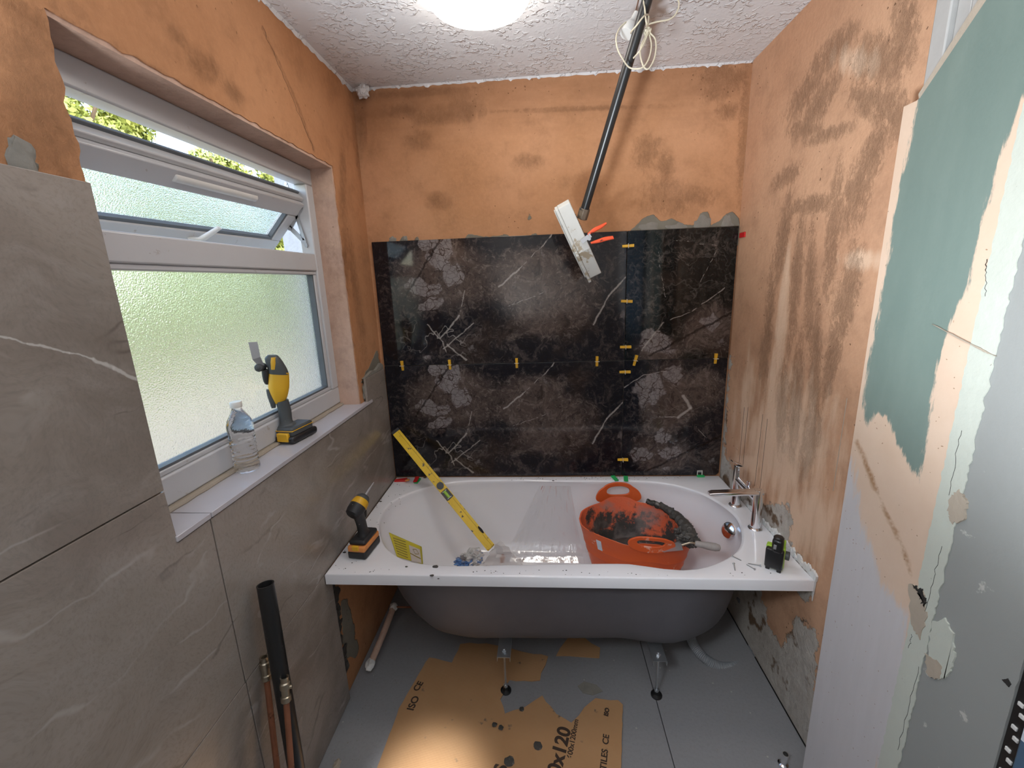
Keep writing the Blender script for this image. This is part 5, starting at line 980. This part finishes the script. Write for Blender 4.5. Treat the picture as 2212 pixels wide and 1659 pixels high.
# ------------------------------------------------------------------ laser level
la = P((1649, 1228), 2, ZR); lc = P((1688, 1241), 2, ZR); e1 = (lc - la); e1.z = 0; wl3 = e1.length; e1.normalize(); e2 = Vector((-e1.y, e1.x, 0)); 
ll = thing('laser_level', (la + lc) / 2, 'small black and lime cross-line laser level on the right end of the bath', 'laser level')
ML = Matrix(((e1.x, e2.x, 0, la.x), (e1.y, e2.y, 0, la.y), (0, 0, 1, ZR), (0, 0, 0, 1)))
W_ = wl3
obj('front_shell', bx((0, 0.000, 0.010), (W_, 0.022, 0.082), ML), M_BLKP, ll, bevel=0.005)
obj('mid_shell', bx((-0.001, 0.018, 0.009), (W_ + 0.0015, 0.042, 0.086), ML), M_LIME, ll, bevel=0.003)
obj('rear_shell', bx((0.004, 0.040, 0.012), (W_ - 0.006, 0.056, 0.076), ML), M_BLKP, ll, bevel=0.005)
obj('turret', bx((W_ * 0.30, -0.002, 0.070), (W_ * 0.92, 0.030, 0.122), ML), M_BLKP, ll, bevel=0.009)
obj('turret_band', bx((W_ * 0.30, 0.024, 0.080), (W_ * 1.0, 0.042, 0.110), ML), M_LIME, ll, bevel=0.004)
obj('turret_cap', lathe(bmesh.new(), [(0.016, 0.0), (0.016, 0.006), (0.012, 0.010), (0.006, 0.0105)], ML @ Matrix.Translation((W_ * 0.62, 0.015, 0.120)), 24), M_BLKP, ll)
obj('side_knob', cyl(bmesh.new(), ML @ Vector((W_ - 0.004, 0.044, 0.050)), ML @ Vector((W_ + 0.014, 0.044, 0.050)), 0.015, n=24), M_GREYP, ll, bevel=0.002)
for a_ in ((0.004, 0.004), (W_ - 0.016, 0.002), (0.006, 0.044), (W_ - 0.018, 0.044)): obj('foot', bx((a_[0], a_[1], 0), (a_[0] + 0.013, a_[1] + 0.010, 0.012), ML), M_BLKP, ll, bevel=0.002)
obj('lens_window', bx((W_ * 0.42, -0.004, 0.088), (W_ * 0.58, 0.0, 0.104), ML), M_VIAL if False else M_STEEL, ll, bevel=0.001)
# screws on the bath deck
def screw(q0, q1, lab):
    a = P(q0, 2, ZR + 0.004); b_ = P(q1, 2, ZR + 0.0015); t = thing('screw', a, lab, 'screw', 'screws beside the laser level'); d = (b_ - a).normalized()
    obj('head', lathe(bmesh.new(), [(0.0008, 0), (0.0042, 0.0002), (0.0040, 0.001), (0.0018, 0.004)], frame(a, d), 16), M_GALV, t)
    obj('shank', tube(bmesh.new(), [a + d * 0.003 + (b_ - a - d * 0.003) * k / 24 for k in range(25)], [0.0019] * 23 + [0.001, 0.0004], 8, ridg=0.15), M_GALV, t)
screw((1581, 1201), (1602, 1211), 'steel screw on the edge of the bath opening'); screw((1585, 1217), (1588, 1233), 'short screw lying towards the front of the bath'); screw((1644, 1222), (1615, 1217), 'upper screw of the crossed pair by the laser level'); screw((1631, 1230), (1612, 1219), 'lower screw of the crossed pair by the laser level')

# ------------------------------------------------------------------ film and crumpled bag in the bath
v = []; f = []; nx, ny = 60, 46
C4 = [np.array(q, float) for q in [(1165, 1050), (1232, 1050), (1262, 1216), (1085, 1214)]]
for j in range(ny + 1):
    for i in range(nx + 1):
        s, t_ = i / nx, j / ny; q = (C4[0] * (1 - s) + C4[1] * s) * (1 - t_) + (C4[3] * (1 - s) + C4[2] * s) * t_
        h, nn = on_basin(q); w = (Vector(CP) - h).normalized()
        am = 0.016 + 0.006 * mnoise.noise(Vector((s * 7, t_ * 3.5, 0))) + 0.004 * mnoise.noise(Vector((s * 19, t_ * 9, 4))); v.append(h + w * max(0.004, am))
for j in range(ny):
    for i in range(nx): k = j * (nx + 1) + i; f.append((k, k + 1, k + nx + 2, k + nx + 1))
fm = pyd('protective_film', v, f, M_FILM, None, 80); tagp(fm, 'clear creased protective film loose inside the bath left of the orange tub', 'plastic film')
bg = thing('crumpled_plastic_bag', P((1060, 1200), 1, -0.36), 'crumpled clear and blue plastic bag at the foot of the spirit level', 'bag')
def crumple(c, r, m, seed, name, amt=0.55, sub=4, fr=2.2):
    obj(name, lump(bmesh.new(), c, r, seed, amt, sub, fr), m, bg, 20)
M_BAGW = simple('bag_white', (0.58, 0.57, 0.55), 0.35, dirt=(0.12, 0.22, 0.45, 14), dth=0.60); M_BAGB = simple('bag_blue', (0.10, 0.22, 0.48), 0.35, dirt=(0.22, 0.2, 0.2, 18), dth=0.5)
crumple(P((1022, 1202), 1, -0.37), (0.045, 0.035, 0.030), M_BAGW, 2, 'bag_body'); crumple(P((1003, 1212), 1, -0.39), (0.040, 0.03, 0.022), M_BAGB, 5, 'bag_print')
tip = P((1081, 1166), 1, -0.33); base_ = [P(q, 1, -0.37) for q in [(1040, 1220), (1062, 1225), (1095, 1226), (1130, 1222)]] + [P(q, 1, -0.28) for q in [(1125, 1215), (1085, 1212), (1050, 1212)]]
v = [tip]; f = []; nb = len(base_); nr = 9
for j in range(1, nr + 1):
    for i, b_ in enumerate(base_):
        q = tip.lerp(b_, j / nr); v.append(q + Vector((mnoise.noise(q * 40), mnoise.noise(q * 40 + Vector((9, 0, 0))), mnoise.noise(q * 40 + Vector((0, 9, 0))))) * 0.020 * min(1, j / 3))
for i in range(nb): f.append((0, 1 + i, 1 + (i + 1) % nb))
for j in range(nr - 1):
    for i in range(nb): a_ = 1 + j * nb; f.append((a_ + i, a_ + (i + 1) % nb, a_ + nb + (i + 1) % nb, a_ + nb + i))
m, n, b = mat('milky_film'); b.inputs['Base Color'].default_value = (0.72, 0.68, 0.66, 1); b.inputs['Roughness'].default_value = 0.25; b.inputs['Alpha'].default_value = 0.55; M_MILK = m
pyd('bag_film', v, f, M_MILK, bg, 25)
crumple(P((1085, 1207), 1, -0.34), (0.012, 0.012, 0.022), M_ORANGE, 8, 'bag_content', 0.3, 3)

# ------------------------------------------------------------------ hanging pole, box light and clamp
pt = D((1398, 0), 1.25); pb = D((1263, 452), 1.62); pd_ = (pt - pb).normalized(); ptop = pb + pd_ * ((ZC - pb.z) / pd_.z)
po = thing('support_pole', ptop, 'long black dust-flecked pole slanting down from the ceiling', 'pole')
obj('tube', cyl(bmesh.new(), pb, ptop, 0.0155, n=28), M_PIPE, po)
obj('tube_end', cyl(bmesh.new(), pb - pd_ * 0.035, pb + pd_ * 0.004, 0.0205, n=8), simple('old_brass', (0.17, 0.13, 0.09), 0.5, 0.3, var=0.4, sc=40, dirt=(0.03, 0.03, 0.03, 30), dth=0.55), po, bevel=0.002)
obj('ceiling_foot', cyl(bmesh.new(), ptop - pd_ * 0.02, ptop, 0.03, n=24), M_PIPE, po)
# box: plan octagon extruded; local axes from photo
k0 = 1.58
cA = D((1210, 450), k0); cC = D((1273, 537), k0); 
Bc = D((1231, 437), k0); Cc = D((1274, 533), k0); Ac = D((1210, 451), k0)
Wx = (Vector(CP) - Cc).normalized(); Lx = Cc - Bc; Lx = (Lx - Wx * Lx.dot(Wx)).normalized(); Nx = Ac - Bc; Nx = Nx - Wx * Nx.dot(Wx); Nx = (Nx - Lx * Nx.dot(Lx)).normalized()
Lm = (Cc - Bc).length; Dm = 0.048
fl_ = thing('floodlight_box', Bc, 'dusty white plastic box with chamfered ends hanging at the lower end of the black pole', 'box')
# plan polygon in (L, W): front face flat, chamfer back at the lower end
lo_ = Lm + 0.105; plan = [(0.0, 0.0), (Lm, 0.0), (lo_, -0.06), (lo_, -0.13), (Lm, -0.165), (0.0, -0.165), (-0.015, -0.14), (-0.015, -0.025)]
def bp3(l, w, n_): return Bc + Lx * l + Wx * w + Nx * n_
o = obj('housing', prism(bmesh.new(), [bp3(l, w, 0) for l, w in plan], Nx * Dm), M_DUSTY, fl_, 0, bevel=0.003)
pl2 = [((l - 0.09) * 1.04 + 0.09 + 0.006, (w + 0.082) * 1.04 - 0.082) for l, w in plan]
obj('lid', prism(bmesh.new(), [bp3(l, w, Dm) for l, w in pl2], Nx * 0.011), M_DUSTY, fl_, 0, bevel=0.002)
obj('lid_rim', prism(bmesh.new(), [bp3(l * 0.94 + 0.006, w * 0.9 - 0.01, Dm + 0.011) for l, w in plan], Nx * 0.006), M_DUSTY, fl_, 0, bevel=0.003)
obj('latch', bx((Lm * 0.62, -0.05, Dm + 0.006), (Lm * 0.62 + 0.035, -0.02, Dm + 0.016), Matrix(((Lx.x, Wx.x, Nx.x, Bc.x), (Lx.y, Wx.y, Nx.y, Bc.y), (Lx.z, Wx.z, Nx.z, Bc.z), (0, 0, 0, 1)))), M_DUSTY, fl_, bevel=0.003)
obj('latch', bx((Lm * 0.98, -0.05, Dm + 0.004), (Lm * 0.98 + 0.018, -0.028, Dm + 0.014), Matrix(((Lx.x, Wx.x, Nx.x, Bc.x), (Lx.y, Wx.y, Nx.y, Bc.y), (Lx.z, Wx.z, Nx.z, Bc.z), (0, 0, 0, 1)))), M_MORTG, fl_, bevel=0.003)
for k in range(16): obj('vent_slot', bx((0.045 + k * 0.006, -0.030, -0.002), (0.048 + k * 0.006, -0.008, 0.001), Matrix(((Lx.x, Wx.x, Nx.x, Bc.x), (Lx.y, Wx.y, Nx.y, Bc.y), (Lx.z, Wx.z, Nx.z, Bc.z), (0, 0, 0, 1)))), M_DRK, fl_)
kc = 1.60
ck_ = thing('spring_clamp', D((1272, 517), kc), 'small spring clamp with orange handles gripping the white box', 'clamp')
def ch(pts, rs, m, nm): bm = bmesh.new(); loft(bm, [(D(q, kc), (D((q[0] - 3, q[1] - 8), kc) - D(q, kc)).normalized() * r, 0.009) for q, r in zip(pts, rs)], Wx, 14, 3, 3); obj(nm, bm, m, ck_)
ch([(1270, 507), (1283, 497), (1297, 490), (1310, 482)], [0.005, 0.0075, 0.007, 0.004], M_RED2, 'handle'); ch([(1276, 525), (1292, 521), (1308, 516), (1325, 513)], [0.004, 0.007, 0.0078, 0.0065], M_RED2, 'handle')
bm = bmesh.new(); cyl(bm, D((1273, 516), kc) - Wx * 0.01, D((1273, 516), kc) + Wx * 0.01, 0.006, n=16); box(bm, (-0.02, -0.008, -0.003), (0.02, 0.008, 0.003), frame(D((1266, 515), kc), Wx, (D((1280, 505), kc) - D((1266, 515), kc)))); obj('spring', bm, M_STEEL, ck_)

# ------------------------------------------------------------------ pendant lampholder and tangled flex
kq = 1.33
pn = thing('pendant_lampholder', D((1362, 50), kq), 'white pendant lampholder on a brown flex tied beside the black pole', 'light fitting')
ha = D((1372, 32), kq); hb_ = D((1354, 74), kq); M4 = frame(ha, hb_ - ha); hl = (hb_ - ha).length
obj('lampholder', lathe(bmesh.new(), [(0.0065, -0.008), (0.0075, 0), (0.0085, hl * 0.25), (0.016, hl * 0.5), (0.018, hl * 0.55), (0.0215, hl * 0.98), (0.0215, hl), (0.015, hl)], M4, 28), M_WHT, pn)
obj('brown_flex', tube(bmesh.new(), [D((1372, 28), kq), D((1378, 6), kq), D((1386, -30), kq * 0.99), Vector((D((1386, -30), kq).x + 0.02, D((1386, -30), kq).y - 0.1, ZC))], 0.0022, 8, 6), M_BROWN, pn)
top_ = Vector((D((1390, -20), 1.22).x, D((1390, -20), 1.22).y - 0.05, ZC))
fx = thing('tangled_cable', D((1400, 70), 1.30), 'cream cable looped and knotted round the black pole', 'cable')
def wire(pts, kk_=1.24, start=None, nm='cable_loop'): 
    L3 = [D(q, kk_ + (d if len(q) == 2 else 0)) for q, d in pts]; L3 = ([start] if start else []) + L3; obj(nm, tube(bmesh.new(), L3, 0.0022, 8, 8), M_CABLE, fx)
wire([((1391, -10), 0), ((1393, 20), -.005), ((1396, 48), -.005), ((1399, 56), 0.02), ((1401, 34), 0.03), ((1392, 34), -.015), ((1375, 55), -.015), ((1364, 68), .01), ((1363, 72), 0.03)], start=top_)
wire([((1464, -12), 0.06), ((1467, 10), .06), ((1460, 30), .06), ((1445, 42), .06), ((1420, 47), .06), ((1403, 52), .06), ((1395, 60), .06)], start=Vector((D((1464, -12), 1.3).x, D((1464, -12), 1.3).y - 0.05, ZC)))
wire([((1352, 48), .06), ((1338, 62), .05), ((1331, 82), .04), ((1334, 105), .04), ((1343, 124), .05), ((1360, 146), .07), ((1385, 147), .06), ((1400, 130), .06), ((1407, 100), .06), ((1403, 75), .06)])
wire([((1405, 72), .06), ((1415, 84), .06), ((1417, 105), .06), ((1412, 130), .06), ((1400, 149), .06), ((1390, 143), .06), ((1383, 118), .06), ((1386, 95), .06), ((1397, 75), .06)])
wire([((1400, 72), .05), ((1392, 90), .05), ((1383, 108), .05), ((1374, 120), .06)]); wire([((1397, 80), .055), ((1390, 98), .055), ((1380, 112), .055), ((1368, 126), .06)])
bm = bmesh.new(); lump(bm, D((1398, 69), 1.30), (0.010, 0.010, 0.010), 3, 0.5, 3); obj('cable_knot', bm, M_CABLE, fx)

# ------------------------------------------------------------------ pipes
def pipe_up(p, x, z0=0.0): q = P(p, 0, x); return q
pa = P((573, 1262), 0, 0.045); pbm = P((657, 1759), 0, 0.10)
bm = bmesh.new(); dp = (pbm - pa).normalized(); lowp = pa + dp * ((0.012 - pa.z) / dp.z)
bm = lathe(bmesh.new(), [(0.0185, 0.03), (0.0185, 0.0), (0.0215, 0.0), (0.0215, (lowp - pa).length)], frame(pa, dp), 32, cap=False); tube_ = obj('waste_pipe', bm, M_PIPE); tagp(tube_, 'thick black plastic waste pipe leaning against the grey tiled wall', 'pipe')
def copper(pfit, pend, x, lab):
    a = P(pfit, 0, x); b_ = P(pend, 0, x + 0.02); d = (b_ - a).normalized(); b_ = a + d * ((0.004 - a.z) / d.z); t = thing('copper_pipe', b_, lab, 'pipe')
    obj('pipe', cyl(bmesh.new(), a + d * 0.02, b_, 0.0078, n=18), M_COPPER, t); M_ = frame(a, -d)
    obj('fitting', lathe(bmesh.new(), [(0.0095, -0.04), (0.013, -0.036), (0.013, -0.024), (0.010, -0.022), (0.0105, -0.004), (0.0135, -0.002), (0.0135, 0.012), (0.0105, 0.015), (0.0105, 0.026), (0.0115, 0.028), (0.0080, 0.028), (0.0075, 0.0)], M_, 24), M_NICK, t)
    obj('isolating_screw', cyl(bmesh.new(), a + Vector((0.004, 0, 0)), a + Vector((0.018, 0.004, 0)), 0.005, n=14), M_NICK, t); return t
copper((573, 1440), (608, 1740), 0.014, 'copper pipe with dull valve fitting, left of the black pipe'); copper((616, 1485), (634, 1720), 0.088, 'copper pipe with shiny valve fitting, in front of the black pipe')
# chrome tail on the floor, bottom right
c0 = Vector((1.585, -0.935, 0.0)); ct = thing('chrome_pipe_stub', c0, 'short open metal pipe stub rising from the floor at the right wall', 'pipe'); obj('stub', lathe(bmesh.new(), [(0.0075, 0.0), (0.0095, 0.0), (0.0095, 0.060), (0.0078, 0.060), (0.0074, 0.0)], frame(c0, (0.0, -0.1, 1)), 24, cap=False), M_CHROME, ct); obj('collar', lathe(bmesh.new(), [(0.016, 0), (0.016, 0.012), (0.011, 0.016)], Matrix.Translation(c0), 24), M_CHROME, ct); obj('bore', cyl(bmesh.new(), c0 + Vector((0, 0, 0.01)), c0 + Vector((0, -0.004, 0.05)), 0.0072, n=18), M_DRK, ct)
# corrugated waste hose under the bath
hp = [P((1600, 1290), 1, -0.30), P((1618, 1330), 1, -0.33), P((1628, 1380), 1, -0.38), P((1620, 1415), 1, -0.46), P((1592, 1437), 1, -0.52), P((1555, 1440), 1, -0.54), P((1520, 1420), 1, -0.52), P((1497, 1390), 1, -0.46), P((1488, 1360), 1, -0.40)]
sp2 = spline(hp, 24); bm = bmesh.new(); tube(bm, sp2, [0.0195 * (1 + 0.07 * (1 if i % 2 else -1)) for i in range(len(sp2))], 16); ho_ = obj('waste_hose', bm, M_HOSE, None, 60); tagp(ho_, 'grey corrugated waste hose looping under the right end of the bath', 'hose')
# old pipework along the left wall under the bath
wp_ = thing('old_water_pipe', (0.05, -0.4, 0.1), 'old painted pipe with white elbows low on the left wall under the bath', 'pipe')
a1 = P((800, 1435), 2, 0.04); a2 = P((850, 1312), 2, 0.10); a1.x = max(a1.x, 0.03); a2 = Vector((max(a2.x, 0.03), min(a2.y, -0.08), a2.z))
obj('pipe', tube(bmesh.new(), [a1, a1.lerp(a2, 0.5) + Vector((0.004, 0, 0.004)), a2], 0.014, 14, 6), M_REV, wp_); obj('elbow', lump(bmesh.new(), a1, (0.02, 0.026, 0.02), 2, 0.25, 3), M_WHT, wp_); obj('elbow', lump(bmesh.new(), a2, (0.02, 0.022, 0.02), 4, 0.25, 3), M_WHT, wp_)
c2 = obj('copper_run', cyl(bmesh.new(), a2 + Vector((0.01, 0.0, 0.002)), Vector((0.62, a2.y + 0.01, a2.z + 0.0)), 0.0045, n=12), M_COPPER, wp_)

# ------------------------------------------------------------------ cardboard on the floor
def card(pl, z, name, lab, hole=None, seed=0):
    random.seed(seed); pts = []
    for i, a in enumerate(pl):
        b_ = pl[(i + 1) % len(pl)]; L_ = math.hypot(b_[0] - a[0], b_[1] - a[1]); k = max(1, int(L_ / 14)); am = 2.0 if L_ < 90 else 0.8
        for j in range(k): pts.append(P((a[0] + (b_[0] - a[0]) * j / k + random.uniform(-am, am), a[1] + (b_[1] - a[1]) * j / k + random.uniform(-am, am)), 2, z))
    bm = prism(bmesh.new(), pts, (0, 0, -0.0035)); bmesh.ops.triangulate(bm, faces=[f for f in bm.faces if len(f.verts) > 4], ngon_method='EAR_CLIP'); o = obj(name, bm, M_CARD, None, 0); return tagp(o, lab, 'cardboard')
c_a = card([(926, 1419), (975, 1432), (995, 1390), (1050, 1388), (1110, 1402), (1183, 1418), (1165, 1470), (1100, 1468), (1082, 1510), (1090, 1540), (1093, 1700), (860, 1760), (800, 1700), (862, 1530)], 0.0045, 'cardboard_sheet', 'large brown cardboard sheet on the floor, left of the centre fold')
c_b = card([(1090, 1540), (1130, 1530), (1170, 1502), (1200, 1540), (1235, 1560), (1262, 1530), (1285, 1506), (1335, 1514), (1345, 1522), (1340, 1760), (1092, 1760)], 0.0085, 'cardboard_sheet', 'brown printed cardboard sheet on the floor, right of the centre fold')
c_c = card([(1200, 1415), (1230, 1373), (1262, 1378), (1296, 1400), (1294, 1420)], 0.0045, 'cardboard_sheet', 'small cardboard scrap under the middle of the bath')
def text(s, q, size, ang_px, z, par, bold=0.0, name='lettering', ls=1.0, flipx=False):
    cu = bpy.data.curves.new(name, 'FONT'); cu.body = s; cu.size = size; cu.extrude = 0.0002; cu.offset = bold; cu.space_character = ls; cu.align_x = 'LEFT'
    tmp = bpy.data.objects.new(name, cu); COL.objects.link(tmp); dg = bpy.context.evaluated_depsgraph_get(); me = bpy.data.meshes.new_from_object(tmp.evaluated_get(dg)); bpy.data.objects.remove(tmp)
    a = P(q, 2, z); b_ = P(ang_px, 2, z); d = (b_ - a).normalized(); th = math.atan2(d.y, d.x); me.transform(Matrix.Translation(a + Vector((0, 0, 0.0003))) @ Matrix.Rotation(th, 4, 'Z')); return link(name, me, M_INK, par, 0)
ZB = 0.0085; ZA = 0.0045
text('60x120', (1205, 1700), 0.066, (1236, 1560), ZB, c_b, 0.0022); text('600x1200mm', (1235, 1640), 0.026, (1252, 1540), ZB, c_b, 0.0006)
text('CERTIFIED TILES  CE', (1300, 1775), 0.030, (1318, 1560), ZB, c_b, 0.0008); text('ISO', (1313, 1548), 0.022, (1318, 1520), ZB, c_b, 0.0012)
text('TILES', (1070, 1760), 0.062, (1106, 1616), ZA + 0.0042, c_b, 0.0022); text('ISO', (892, 1536), 0.040, (905, 1508), ZA, c_a, 0.001); text('CE', (902, 1494), 0.036, (918, 1470), ZA, c_a, 0.001)
bm = bmesh.new()
for (q, r_) in [((1127, 1532), 0.010), ((1162, 1610), 0.016), ((1068, 1565), 0.010), ((1082, 1572), 0.010), ((1100, 1645), 0.018)]: lump(bm, P(q, 2, 0.0095), (r_, r_, 0.0012), int(q[0]), 0.3, 2)
o = obj('mortar_spots', bm, M_MORT); tagp(o, 'dried grey mortar spots on the cardboard', 'mortar', kind='stuff')
# patches of set mortar on the cement floor boards
def spot(pl, z, m, par, name='mortar_smear'):
    bm = prism(bmesh.new(), [P((a[0] + random.uniform(-2, 2), a[1] + random.uniform(-2, 2)), 2, z) for a in pl], (0, 0, -0.002)); bmesh.ops.triangulate(bm, faces=bm.faces[:], ngon_method='EAR_CLIP'); obj(name, bm, m, par, 0)
spot([(1246, 1480), (1262, 1470), (1290, 1478), (1302, 1495), (1280, 1502), (1258, 1496)], 0.002, M_MORTG, floor)
sl = obj('paper_scrap', lump(bmesh.new(), P((727, 1652), 2, 0.006), (0.012, 0.018, 0.006), 4, 0.5, 3), M_TORN); tagp(sl, 'torn bright paper scrap on the floor by the left wall', 'paper')
# loose dust and crumbs
bm = bmesh.new(); random.seed(21)
for k in range(260):
    x = random.uniform(0.02, 1.6); y = random.uniform(-1.15, -0.05); r_ = random.uniform(0.0006, 0.0022)
    if k % 3 == 0: x = random.uniform(0.02, 0.25); y = random.uniform(-1.1, -0.6)
    lump(bm, (x, y, 0.0006), (r_, r_, r_ * 0.5), k, 0.3, 1)
o = obj('floor_crumbs', bm, M_MORTG); tagp(o, 'grey crumbs of mortar and plaster scattered over the floor', 'debris', kind='stuff')
